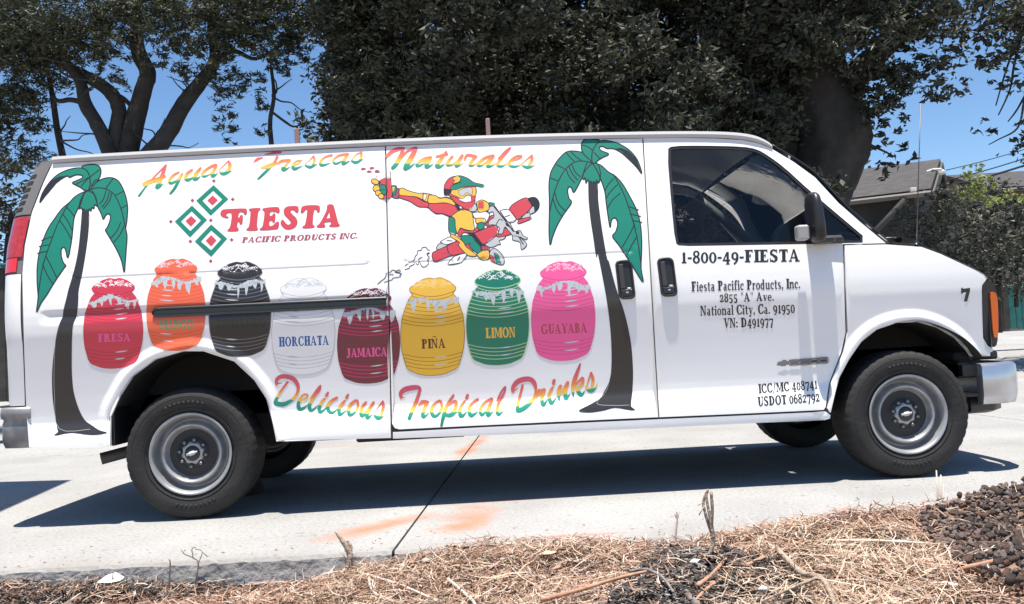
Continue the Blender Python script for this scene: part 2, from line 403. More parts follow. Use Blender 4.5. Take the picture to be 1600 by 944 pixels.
# dark inner skin just behind the seams, both flanks
zs_ = lambda x: 2.03
inner = [(-.80, .47), (-.46, .47)]+[tuple(p) for p in _aR]+[(.5, .39), (3.45, .37)]+[tuple(p) for p in _aF]+[(4.40, .62), (4.40, 1.10), (4.15, 1.27), (3.92, 1.33), (3.3, 1.93), (3.12, 2.0), (-.78, 2.03), (-.87, 1.4)]
win_xz = px_side(pxWIN)
def shrink(poly, d):
    P = np.asarray(poly, float); o = []
    n = len(P)
    for i in range(n):
        a = P[i]-P[i-1]; b = P[(i+1) % n]-P[i]; na = np.array([-a[1], a[0]])/max(np.hypot(*a), 1e-9); nb = np.array([-b[1], b[0]])/max(np.hypot(*b), 1e-9)
        v = na+nb; v /= max(np.linalg.norm(v), 1e-6); o.append(P[i]+v*d)
    return np.array(o)
_sg = 1 if np.sum(win_xz[:, 0]*np.roll(win_xz[:, 1], -1)-np.roll(win_xz[:, 0], -1)*win_xz[:, 1]) > 0 else -1
innerpts = grid_pts((-1, .3), (4.7, 2.1), .05)
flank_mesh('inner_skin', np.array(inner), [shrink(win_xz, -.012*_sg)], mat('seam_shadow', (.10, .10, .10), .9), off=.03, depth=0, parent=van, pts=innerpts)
flank_mesh('far_side_panel', np.array(inner), [win_xz], M_WHITE, off=0, depth=.03, parent=van, pts=innerpts, flip=True)
# window seal and glass of the near door, glass of the far door
glass_xz = shrink(win_xz, .017*_sg)
flank_mesh('window_seal', win_xz, [glass_xz], M_BLACKPL, off=.004, depth=.02, parent=front_door)
wpts = grid_pts((2.6, 1.2), (4., 2.), .08)
flank_mesh('door_glass', glass_xz, [], M_GLASS, off=.014, depth=0, parent=front_door, pts=wpts)
flank_mesh('far_door_glass', win_xz, [], M_GLASS, off=.012, depth=0, parent=van, pts=wpts, flip=True)

# rear corner, tail lamp, corner vent, rear doors
_redge = px_side([(45.5, 699), (41, 640), (37.5, 540), (35, 428), (39, 383), (50, 332), (68, 286), (82, 256)])
def x_corner(z): return np.interp(z, _redge[:, 1], _redge[:, 0])-.007
CR = .135
def corner(name, z0, z1, m_, par, off=0., th=(0, 90), n=14, nz=40, xo=0):
    P = []
    for z in np.linspace(z0, z1, nz):
        xc = float(x_corner(z))+xo; y0 = float(side_y(xc, z)); row = []
        for t in np.radians(np.linspace(th[0], th[1], n)): row.append((xc-(CR+off)*math.sin(t), y0+CR-(CR+off)*math.cos(t), z))
        P.append(row[::-1])
    mb = MB().grid(P)
    return mb.build(name, m_, par)
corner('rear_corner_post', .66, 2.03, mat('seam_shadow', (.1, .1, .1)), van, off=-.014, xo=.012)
rdoor = corner('rear_door', .662, 1.378, M_WHITE, van)
tl = corner('tail_lamp', 1.475, 1.705, M_REDLENS, van, off=.004, th=(0, 88))
corner('brake_lens', 1.392, 1.470, M_REDLENS2, tl, off=.003, th=(12, 88), nz=6)
corner('lamp_bezel', 1.380, 1.712, M_GREYPL, tl, off=-.004, th=(0, 90), xo=.003)
vent = corner('corner_vent', 1.717, 2.03, M_GREYPL, van, off=.0)
for z in np.linspace(1.752, 1.945, 6): corner('painted_vent_slot', z-.011, z+.011, M_DARK, vent, off=.0025, th=(26, 74), nz=3)  # slots are dark patches laid on the vent, their inner shade painted
mb = MB()
for s in (0, 1):
    rows = []
    for z in np.linspace(.475, 2.03, 16):
        xc = float(x_corner(z)); y0 = float(side_y(xc, z))+CR
        ya, yb = (y0, .997) if s == 0 else (1.003, VW-y0)
        rows.append([(xc-CR-.012*math.sin(math.pi*k/8*.5 if s == 0 else math.pi*.5*(1-k/8)), ya+(yb-ya)*k/8, z) for k in range(9)][::-1])
    MB().grid(rows).build('rear_door', M_WHITE, van)
rows = []
for z in np.linspace(.46, 2.035, 14):
    xc = float(x_corner(z)); y0 = float(side_y(xc, z))
    rows.append([(xc-CR*math.sin(t), VW-y0-CR+CR*math.cos(t), z) for t in np.radians(np.linspace(0, 90, 10))])
MB().grid(rows).build('far_rear_corner', M_WHITE, van)

# roof, rain moulding, windshield, cowl, hood, nose
pxR = [(83, 251.5), (100, 249.5), (210, 243), (410, 232.5), (600, 223.5), (800, 216), (1000, 211.5), (1100, 211), (1150, 213), (1178, 217.5), (1196, 224), (1206, 230)]
_pr = spline(pxR, 4); _q = px_side(_pr)
P = []
for i, (x, z) in enumerate(_q):
    y = float(side_y(np.array(x), np.array(z))); k = min(1, (len(_q)-1-i)/8)
    w = .010+.008*k; h = .010+.0075*k
    P.append([(x, y-w, z-h), (x, y-w-.003, z), (x, y-w+.002, z+h), (x, y+.02, z+h), (x, y+.02, z-h)])
mbr = MB()
for a, b in zip(P[:-1], P[1:]):
    for j in range(5): mbr.add([a[j], a[(j+1) % 5], b[(j+1) % 5], b[j]], [[3, 2, 1, 0]], 0, True)
mbr.build('roof_moulding', M_RAIL, van)
_rail = _q
def rail_z(x): return np.interp(x, _rail[:, 0], _rail[:, 1])
ws_e = px_side([(1203, 229), (1240, 251), (1273, 275), (1310, 315), (1345, 346.5), (1384, 378.5)])
rows = []
xr = np.linspace(float(x_corner(2.03))-.10, ws_e[0, 0], 40)
for x in xr:
    z0 = float(rail_z(x)); y0 = float(side_y(np.array(x), np.array(z0)))+.012; row = []
    for k in range(17):
        t = k/16; y = y0+(VW-2*y0)*t; row.append((x, y, z0+.012+.07*(1-(2*t-1)**2)**.8*min(1, .35+(ws_e[0, 0]+.02-x)*2)))
    rows.append(row)
MB().grid(rows).build('roof', M_WHITE, van)
ws = spline(ws_e, 4); rows = []
for i, (x, z) in enumerate(ws):
    y0 = float(side_y(np.array(x), np.array(z)))+.012; f = i/(len(ws)-1); row = []
    for k in range(21):
        t = k/20; y = y0+(VW-2*y0)*t; c = (1-abs(2*t-1)**2.2); row.append((x+.012+(.05+.17*f)*c, y, z+.012+.03*c*(1-f)))
    rows.append(row)
wsh = MB().grid(rows[::-1]).build('windshield', M_WSGLASS, van)
for s in (0, 1):
    mb = MB(); mb.tube([(r_[0 if s == 0 else -1][0]+.004, r_[0 if s == 0 else -1][1]+(.0 if s == 0 else 0), r_[0][2]+.002) for r_ in rows], .0045, 8)
    mb.build('windshield_seal', M_BLACKPL, wsh)
# cowl and hood follow the fender edge
hood_e = px_side(spline([(1386, 380), (1415, 381), (1440, 385), (1470, 396), (1500, 410), (1525, 422), (1539, 430.5), (1544, 437)], 4))
rows = []
for i, (x, z) in enumerate(hood_e):
    y0 = float(side_y(np.array(x), np.array(z)))-.001; f = i/(len(hood_e)-1); row = []
    for k in range(25):
        t = k/24; y = y0+(VW-2*y0)*t; c = 1-abs(2*t-1)**3; row.append((x+(.13*(1-f)+.16*f)*c, y, z+.004+.035*c*(1-.5*f)))
    rows.append(row)
MB().grid(rows[::-1]).build('hood', M_WHITE, van)
mb = MB(); rows = []
for f in np.linspace(0, 1, 6):
    row = []
    for k in range(17):
        t = k/16; y = .13+(VW-.26)*t; c = 1-abs(2*t-1)**2.2; row.append((3.955+.16*c*1.1+f*.17, y, 1.345+.022*math.sin(f*math.pi)+.012*c-.018*f))
    rows.append(row)
cowl = mb.grid(rows[::-1]).build('cowl', M_BLACKPL, van)
MB().tube([(4.06, .32, 1.372), (4.0, .5, 1.392), (3.93, .85, 1.47)], .009, 6).tube([(4.10, .30, 1.350), (4.06, .32, 1.372)], .014, 6).build('wiper_arm', M_BLACKPL, cowl)
# nose: headlamp panel, grille, lamps
xn = 4.47
def nose_row(z, n=15):
    y0 = .16; row = []
    for k in range(n):
        t = k/(n-1); y = y0+(VW-2*y0)*t; c = 1-abs(2*t-1)**2.4; row.append((4.52+.15*c-.03*max(0, (z-.9)/.2), y, z))
    return row
nose = MB().grid([nose_row(z) for z in np.linspace(.69, 1.10, 8)][::-1]).build('grille_panel', M_WHITE, van)
mb = MB()
for z in np.linspace(.78, .98, 6): mb.box((4.68, 1.0, z), (.03, 1.0, .018))
mb.build('grille_bars', M_BLACKPL, nose)
lampb = px_side([(1534.5, 447), (1542, 441), (1551, 441.5), (1556, 452), (1558, 470), (1558, 528), (1555, 542), (1545, 539), (1537, 529)])
def wrap_lamp(name, px, m_, par, off, thick=.05):
    q = px_side(px); mb = MB(); n = len(q); ys = side_y(q[:, 0], q[:, 1])
    A = [(x, y+off, z) for (x, z), y in zip(q, ys)]; B = [(x, y+off+thick, z) for (x, z), y in zip(q, ys)]
    mb.add(A+B, [list(range(n)), list(range(n, 2*n))[::-1]]+[[i, i+n, (i+1) % n+n, (i+1) % n] for i in range(n)])
    return mb.build(name, m_, par)
bez = wrap_lamp('corner_lamp', chaikin([(1534, 447), (1541, 440), (1551, 441), (1557, 452), (1559, 470), (1559, 528), (1556, 543), (1545, 540), (1536, 529)]), M_BLACKPL, van, -.004, .09)
wrap_lamp('amber_lens', chaikin([(1545.5, 459), (1550, 455.5), (1556, 460), (1558, 480), (1558.5, 523), (1555, 529), (1550.5, 525), (1548, 490)]), M_AMBER, bez, -.012, .05)
for s in (.36, VW-.36): MB().box((4.585, s, .93), (.06, .24, .16), 0, .02).build('headlamp', mat('lamp_glass', (.7, .72, .74), .1, coat=.8), van)
# bumpers
def rail_sweep(path, prof):
    mb = MB(); rows = []
    n = len(path)
    for i, (x, y) in enumerate(path):
        t = np.array(path[min(i+1, n-1)])-np.array(path[max(i-1, 0)]); t = t/np.linalg.norm(t); o = np.array([t[1], -t[0]])
        rows.append([(x+o[0]*d, y+o[1]*d, z) for d, z in prof]+[(x+o[0]*prof[0][0], y+o[1]*prof[0][0], prof[0][1])])
    mb.grid(rows); mb.add(rows[0][:-1], [list(range(len(prof)))[::-1]]); mb.add(rows[-1][:-1], [list(range(len(prof)))]); return mb
bp = [(4.385, .065), (4.46, .068), (4.53, .085), (4.60, .13), (4.66, .22), (4.70, .38), (4.72, .65), (4.725, 1.0), (4.72, 1.35), (4.70, 1.62), (4.66, 1.78), (4.60, 1.87), (4.53, 1.915), (4.385, 1.935)]
fb = rail_sweep(bp, [(-.04, .615), (.008, .612), (.022, .595), (.026, .52), (.024, .43), (.012, .385), (-.04, .38)]).build('front_bumper', M_CHROME, van)
rail_sweep([(4.36, .14), (4.5, .15), (4.58, .22), (4.63, .4), (4.65, 1.0), (4.63, 1.6), (4.5, 1.85)], [(-.05, .42), (.0, .42), (.0, .345), (-.05, .325)]).build('air_dam', M_BLACKPL, fb)
MB().prism([(0, 0)]*0 or [(4.30, .53), (4.62, .53), (4.62, .60), (4.30, .62)], .24, 1.76).prism([(4.30, .54), (4.595, .54), (4.595, .60), (4.30, .62)], .135, 1.865).prism([(4.30, .545), (4.53, .545), (4.53, .605), (4.30, .61)], .09, 1.91).build('bumper_leak_filler', M_BLACKPL, fb)  # filler plates widened to keep sun from leaking through the bumper gap
MB().box((4.44, 1.0, .655), (.26, 1.62, .05), 0, .01).build('splash_shield', M_UNDER, fb)
rp = [(-.872, .060), (-.93, .052), (-.985, .056), (-1.03, .08), (-1.06, .14), (-1.075, .3), (-1.08, 1.0), (-1.075, 1.7), (-1.06, 1.86), (-1.03, 1.92), (-.9, 1.94)]
rb = rail_sweep([(x, y) for x, y in rp[::-1]], [(-.06, .655), (.004, .655), (.012, .64), (.012, .60), (-.004, .585), (.004, .56), (.006, .47), (-.008, .435), (-.06, .43)]).build('rear_bumper', mat('worn_bumper', (.20, .20, .205), .5, metal=.5, noise=((.42, .42, .42), 9, 6)), van)
MB().box((-.965, 1.0, .660), (.20, 1.80, .010), 0, .003).build('step_pad', M_BLACKPL, rb)
# floor pan, liners, axles, exhaust, running gear
mb = MB()
mb.box((1.95, 1.0, .46), (2.9, 1.90, .10)).box((-.72, 1.0, .58), (.40, 1.80, .10)).box((0, 1.0, .60), (1.2, 1.0, .14)).box((3.95, 1.0, .62), (1.1, 1.0, .2))
for s in (.55, 1.45): mb.box((2.1, s, .42), (4.6, .09, .12))
mb.box((1.16, .30, .385), (.62, .12, .075), 0, .01)
mb.build('chassis_frame', M_UNDER, van)
for xa, L in ((0, _aR), (WB, _aF)):
    for nm, y0, y1 in (('wheel_well', .03, .50), ('wheel_well', VW-.50, VW-.03)):
        rows = [[(p[0], y, p[1]) for p in L] for y in np.linspace(y0, y1, 4)]
        mb = MB().grid(rows); yy = y1 if y0 < 1 else y0
        mb.add([(p[0], yy, p[1]) for p in L], [list(range(len(L)))]); mb.build(nm, M_UNDER, van)
    MB().tube([(xa, .25, .36), (xa, 1.75, .36)], .055, 10).lathe([(.0, .85), (.10, .86), (.14, .93), (.14, 1.05), (.10, 1.12), (0, 1.13)], 16).build('axle', M_UNDER, van) if xa == 0 else \
        MB().tube([(xa, .25, .36), (xa, 1.75, .36)], .04, 10).box((xa, 1.0, .40), (.25, 1.0, .12), 0, .02).build('axle', M_UNDER, van)
ex = MB(); e0 = at_y(158, 717, .22); e1 = at_y(210, 703, .30)
ex.tube([tuple(e0), tuple(e0*.5+e1*.5), tuple(e1), (.35, .6, .42)], [.034, .034, .034, .03], 12, cap=False)
ex.tube([tuple(e0+np.array([.003, 0, 0])), tuple(e0*.6+e1*.4)], [.029, .029], 12, cap=True)
ex.build('exhaust_pipe', mat('exhaust_steel', (.10, .095, .09), .6, metal=.3), van)
mb = MB(); mb.box((-.43, .17, .54), (.018, .26, .24), 0, .004); mb.build('mud_flap', M_BLACKPL, van)

# wheels ----------------------------------------------------------
TR, WR = .357, .222
def tyre_mesh():
    seg = 168
    prof = [(.212, .02), (.219, .004), (.228, -.002), (.240, -.010), (.27, -.020), (.30, -.022), (.322, -.014), (.334, 0), (.341, .014), (.3455, .034), (.3465, .07), (.3465, .12), (.3465, .17), (.3455, .205), (.341, .225), (.33, .238), (.30, .248), (.26, .245), (.22, .22)]
    V_, F = [], []; n = len(prof)
    for k in range(seg):
        a = 2*math.pi*k/seg; g = k % 4 in (0,)
        for i, (r_, d) in enumerate(prof):
            rr, dd = (r_ if r_ < .245 else .245+(r_-.245)*(TR+.0005-.245)/(.3465-.245)), d
            if g and 7 <= i <= 13: rr -= (.006 if 9 < i < 12 else .0028); dd += .0022 if i < 9 else 0
            if i in (10, 12): rr -= 0
            if i == 4 and k % 42 < 3: dd -= .0015
            V_.append((rr*math.cos(a), dd, rr*math.sin(a)))
    for k in range(seg):
        k2 = (k+1) % seg
        for i in range(n-1): F.append([k*n+i, k*n+i+1, k2*n+i+1, k2*n+i])
    # raised ribs round the sidewall
    mb = MB().add(V_, F, 0, True)
    for r_, d in ((.246, -.0135), (.312, -.0195)): mb.lathe([(r_-.003, d+.002), (r_-.001, d-.0025), (r_+.001, d-.0025), (r_+.003, d+.002)], 96)
    # raised sidewall lettering blocks
    for a0 in (60, 240):
        for j in range(9):
            a = R(a0+j*5.2); c = (.279*math.cos(a), -.0215, .279*math.sin(a)); M = Matrix.Rotation(-a+math.pi/2, 3, 'Y')
            mb.box(c, (.013, .003, .019), 0, 0, M)
    me = np_mesh('tyre', mb.v, mb.f, [M_RUBBER], None, True); return me
ME_TYRE = tyre_mesh()
def lathe_me(name, prof, mats, seg=72, extra=None):
    mb = MB().lathe(prof, seg)
    if extra: extra(mb)
    me = np_mesh(name, mb.v, mb.f, mats, mb.m); me.polygons.foreach_set('use_smooth', np.array(mb.sm[:len(me.polygons)], bool)); return me
ME_RIM = lathe_me('wheel', [(.205, .06), (.214, .012), (.221, .000), (.2235, -.006), (.222, -.011), (.217, -.012), (.209, -.006), (.204, .006), (.199, .024), (.194, .050), (.186, .068), (.178, .070), (.172, .060), (.167, .038), (.163, .020), (.158, .012), (.152, .013), (.146, .022), (.141, .036), (.136, .048), (.130, .056)], [M_STEEL], 96)
def holes(mb):
    for k in range(8):
        a = 2*math.pi*(k+.5)/8; mb.lathe
ME_DISC = lathe_me('wheel_disc', [(.131, .0555), (.105, .056), (.09, .056), (.082, .052), (.078, .046), (.06, .043), (.04, .042), (.0, .042)], [M_STEELD], 64)
_cap = [(.057, .044)]
def cap_me():
    mb = MB(); n = 48; V_ = []; F = []
    # scalloped trim ring round a dark centre cap
    for k in range(n):
        a = 2*math.pi*k/n; sc = 1+.06*math.cos(8*a)
        for r_, d in ((.060*sc, .043), (.057*sc, .030), (.045, .026), (.041, .028)): V_.append((r_*math.cos(a), d, r_*math.sin(a)))
    for k in range(n):
        k2 = (k+1) % n
        for i in range(3): F.append([k*4+i, k*4+i+1, k2*4+i+1, k2*4+i])
    mb.add(V_, F, 0, True); mb.lathe([(.042, .029), (.038, .022), (.02, .018), (0, .017)], 32, 1)
    # bow-tie emblem
    e = [(-.030, -.006), (-.016, -.006), (-.013, -.011), (.011, -.011), (.014, -.006), (.026, -.006), (.030, .006), (.016, .006), (.013, .011), (-.011, .011), (-.014, .006), (-.026, .006)]
    mb.prism([(x*1.05, z*1.05) for x, z in e], .012, .02, 2)
    me = np_mesh('hub_cap', mb.v, mb.f, [mat('cap_trim', (.38, .38, .39), .4, metal=.6), M_BLACKPL, mat('emblem_silver', (.55, .55, .55), .5)], mb.m); return me
ME_CAP = cap_me()
nb = MB(); nb.lathe([(.011, .05), (.011, .030), (.008, .024), (0, .023)], 6); ME_NUT = np_mesh('lug_nut', nb.v, nb.f, [mat('nut_steel', (.22, .22, .22), .4, metal=.8)])
def wheel(x, y, far=False, steer=0, spin=0):
    w = link('wheel', ME_RIM, van, (x, y, TR-.002)); w.rotation_euler = (0, R(spin), (math.pi if far else 0)+R(steer))
    link('tyre', ME_TYRE, w); link('wheel_disc', ME_DISC, w); link('hub_cap', ME_CAP, w)
    for k in range(8):
        a = 2*math.pi*(k+.5)/8; link('lug_nut', ME_NUT, w, (.072*math.cos(a), 0, .072*math.sin(a)))
    return w
wheel(-.018, .045, spin=-14); wheel(WB, .045, steer=0, spin=-8); wheel(0, VW-.045, True, 0, 30); wheel(WB, VW-.045, True, 0, 50)

# door track, handles, mirror, badge, antenna -----------------------
def flank_bar(name, px, half, proud, mats, par, bev=.006, nx=40):
    q = px_side(px); mb = MB(); rows = []
    xs = np.r_[q[0, 0]+half*2*(1-np.cos(np.linspace(0, math.pi/2, 10)))/2, np.linspace(q[0, 0]+half*1.2, q[1, 0], nx)]
    for i, x in enumerate(xs):
        z = np.interp(x, q[:, 0], q[:, 1]); e = min(1, ((x-xs[0])/half)); h = half*math.sqrt(max(.02, 1-(1-e)**2)); y = 1e9
        y = float(np.min(side_y(np.array([x, x]), np.array([z-half, z+half]))))
        rows.append([(x, y+.02, z-h), (x, y-proud+bev, z-h), (x, y-proud, z-h+bev), (x, y-proud, z-h+bev*2), (x, y-proud+.007, z-h+bev*2.6), (x, y-proud+.007, z+h-bev*2.9), (x, y-proud-.001, z+h-bev*2.2), (x, y-proud, z+h-bev), (x, y-proud+bev, z+h), (x, y+.02, z+h)])
    mb.grid(rows, 0, False); mb.add(rows[0], [list(range(10))[::-1]]); mb.add(rows[-1], [list(range(10))])
    return mb.build(name, mats, par)
flank_bar('door_track', [(239, 489), (604, 471.5)], .0275, .012, mat('track_black', (.016, .016, .017), .28, coat=.4), quarter)
def rrect(w, h, r_, n=5):
    P = []
    for cx_, cy_, a0 in ((w-r_, h-r_, 0), (-w+r_, h-r_, 90), (-w+r_, -h+r_, 180), (w-r_, -h+r_, 270)):
        for k in range(n+1): a = R(a0+90*k/n); P.append((cx_+r_*math.cos(a), cy_+r_*math.sin(a)))
    return P
def handle(px, py, par):
    c = px_side([(px, py)])[0]; y = float(side_y(np.array(c[0]), np.array(c[1]))); sl = float((side_y(np.array(c[0]), c[1]+.1)-side_y(np.array(c[0]), c[1]-.1))/.2)
    lean = -.045
    def ring(w, h, r_, d): return [(c[0]+x+lean*z*.9, y+d+sl*z, c[1]+z) for x, z in rrect(w, h, r_)]
    A = [ring(.047, .110, .030, .004), ring(.047, .110, .030, -.006), ring(.043, .106, .028, -.012), ring(.037, .100, .024, -.012), ring(.034, .096, .021, -.006), ring(.032, .094, .02, -.003)]
    mb = MB(); n = len(A[0])
    for a, b in zip(A[:-1], A[1:]):
        mb.add(a+b, [[i, i+n, (i+1) % n+n, (i+1) % n] for i in range(n)], 0, True)
    mb.add(A[-1], [list(range(n))])
    hd = mb.build('door_handle', M_BLACKPL, par)
    def plate(x0, x1, z0, z1, d0, d1, nm, m_, bev=.004):
        mb = MB().box((0, 0, 0), (x1-x0, d1-d0, z1-z0), 0, bev)
        mb.v = [(vx+c[0]+(x0+x1)/2+lean*.9*(vz+(z0+z1)/2), vy+y+(d0+d1)/2+sl*(vz+(z0+z1)/2), vz+c[1]+(z0+z1)/2) for vx, vy, vz in mb.v]
        return mb.build(nm, m_, hd if hd.parent is van else par)
    plate(-.033, -.004, -.050, .088, -.011, -.004, 'handle_paddle', mat('paddle_black', (.04, .04, .042), .55))
    plate(-.033, .033, -.094, -.056, -.0095, -.003, 'lock_plate', M_BLACKPL)
    plate(.004, .026, -.058, -.045, -.010, .004, 'paddle_lip', mat('lip_grey', (.42, .42, .42), .4))
    plate(-.006, .010, -.078, -.069, -.0105, -.006, 'lock_cylinder', mat('lock_steel', (.45, .45, .45), .35, metal=.7), .002)
    return hd
handle(977, 437, cargo_door); handle(1042.5, 433, front_door)
# mirror
mb = MB(); yb = float(side_y(np.array(3.50), np.array(1.36)))
rows = []
ctrl = [(1.335, .026, .05), (1.36, .036, .07), (1.42, .036, .085), (1.49, .033, .09), (1.55, .031, .088), (1.585, .026, .08), (1.602, .017, .06), (1.61, .005, .03)]
for z, hx, hy in ctrl:
    xc = 3.462-(z-1.32)*.20*0-.012*((z-1.32)/.34); yc = -.085+.10*((z-1.32)/.34)*.45
    rows.append([(xc+hx*math.copysign(abs(math.cos(a))**.7, math.cos(a)), yc+hy*math.copysign(abs(math.sin(a))**.7, math.sin(a)), z) for a in np.linspace(0, 2*math.pi, 21)])
mb.grid(rows); mb.add(rows[0][:-1], [list(range(20))[::-1]]); mb.add(rows[-1][:-1], [list(range(20))])
mir = mb.build('door_mirror', M_BLACKPL, front_door) if False else mb.build('door_mirror', M_BLACKPL, van)
MB().box((3.57, .03, 1.352), (.14, .07, .045), 0, .015).box((3.51, -.03, 1.345), (.10, .12, .035), 0, .012).build('mirror_arm', M_BLACKPL, mir)
w0 = at_y(1253, 364, -.09)
MB().box(tuple(w0), (.064, .07, .082), 0, .010).build('spot_mirror', mat('pale_plastic', (.36, .36, .36), .5), mir)
a0 = px_side([(1440, 386)])[0]; ya = float(side_y(np.array(a0[0]), np.array(a0[1])))+.06
at_ = at_y(1438.5, 163, ya)
MB().tube([(a0[0], ya, a0[1]-.01), (a0[0], ya, a0[1]+.03)], [.012, .007], 8).tube([(a0[0], ya, a0[1]+.02), tuple(at_)], [.0032, .0028], 6).build('antenna', mat('antenna_steel', (.12, .12, .12), .4, metal=.6), van)
for px, p0, p1, w in ((763.5, 190, 218, .014), (465, 206, 232, .016)):
    b = at_y(px, p1, 1.05); t = at_y(px, p0, 1.05)
    MB().box((b[0], 1.05, (b[2]+t[2])/2-.04), (w*2, .03, t[2]-b[2]+.12), 0, .004).build('roof_post', mat('faded_pink_paint', (.20, .12, .115), .6), van)
# cabin
mb = MB()
def seat(y, name='seat'):
    s = MB().box((2.75, y, 1.02), (.52, .5, .16), 0, .05).box((2.47, y, 1.33), (.16, .48, .62), 0, .06, Matrix.Rotation(R(-12), 3, 'Y')).box((2.38, y, 1.70), (.11, .27, .18), 0, .045)
    return s.build('seat', M_SEAT, van)
seat(.5); seat(1.45)
MB().box((3.62, 1.0, 1.20), (.42, 1.66, .30), 0, .08).box((3.50, 1.45, 1.33), (.28, .5, .12), 0, .05).build('dashboard', M_DASH, van)
mb = MB(); cst = Vector((3.30, 1.45, 1.30)); Mst = Matrix.Rotation(R(62), 3, 'Y')
mb.tube([cst+Mst @ Vector((.19*math.cos(a), .19*math.sin(a), 0)) for a in np.linspace(0, 2*math.pi, 25)], .014, 8, cap=False).box(cst, (.34, .05, .02), 0, .006, Mst).box(cst, (.1, .1, .04), 0, .01, Mst).tube([cst, cst+Vector((.3, 0, -.1))], .03, 8)
mb.build('steering_wheel', M_BLACKPL, van)
MB().box((3.22, 1.62, 1.79), (.16, .40, .02), 0, .008, Matrix.Rotation(R(38), 3, 'Y')).build('sun_visor', M_VISOR, van)
MB().tube([(3.26, 1.80, 1.90), (3.6, 1.86, 1.62), (3.9, 1.9, 1.34)], .035, 8).build('pillar_trim', mat('trim_grey', (.2, .2, .2), .7), van)
MB().box((2.25, 1.0, 1.20), (.03, 1.52, 1.36), 0, 0).build('cargo_bulkhead', M_DARK, van)

# ------------------------------------------------------------------ printed decals on the flank
SEAM_CUT = [[(601.45, 222), (603.15, 222), (608.05, 440), (612.6, 672), (612.6, 684), (611.0, 684), (606.35, 440)]]
def outline(pts, w, cap=True):
    P = np.asarray(pts, float); W = np.full(len(P), w) if np.isscalar(w) else np.asarray(w, float)
    Q = spline(np.c_[P, W], 4) if len(P) > 2 else np.c_[P, W]
    P, W = Q[:, :2], np.maximum(Q[:, 2], .4)/2
    keep = np.r_[True, np.hypot(*np.diff(P, axis=0).T) > 1e-3]; P, W = P[keep], W[keep]
    t = np.gradient(P, axis=0); t /= np.maximum(np.linalg.norm(t, axis=1), 1e-9)[:, None]; n = np.c_[-t[:, 1], t[:, 0]]
    segs = []
    A, B = P+n*W[:, None], P-n*W[:, None]
    for i in range(len(P)-1): segs.append([A[i], A[i+1], B[i+1], B[i]])
    if cap:
        for i in range(len(P)):
            if W[i] > .45 or i in (0, len(P)-1): segs.append([P[i]+W[i]*np.array([math.cos(a), math.sin(a)]) for a in np.linspace(0, 2*math.pi, 10, endpoint=False)])
    return segs
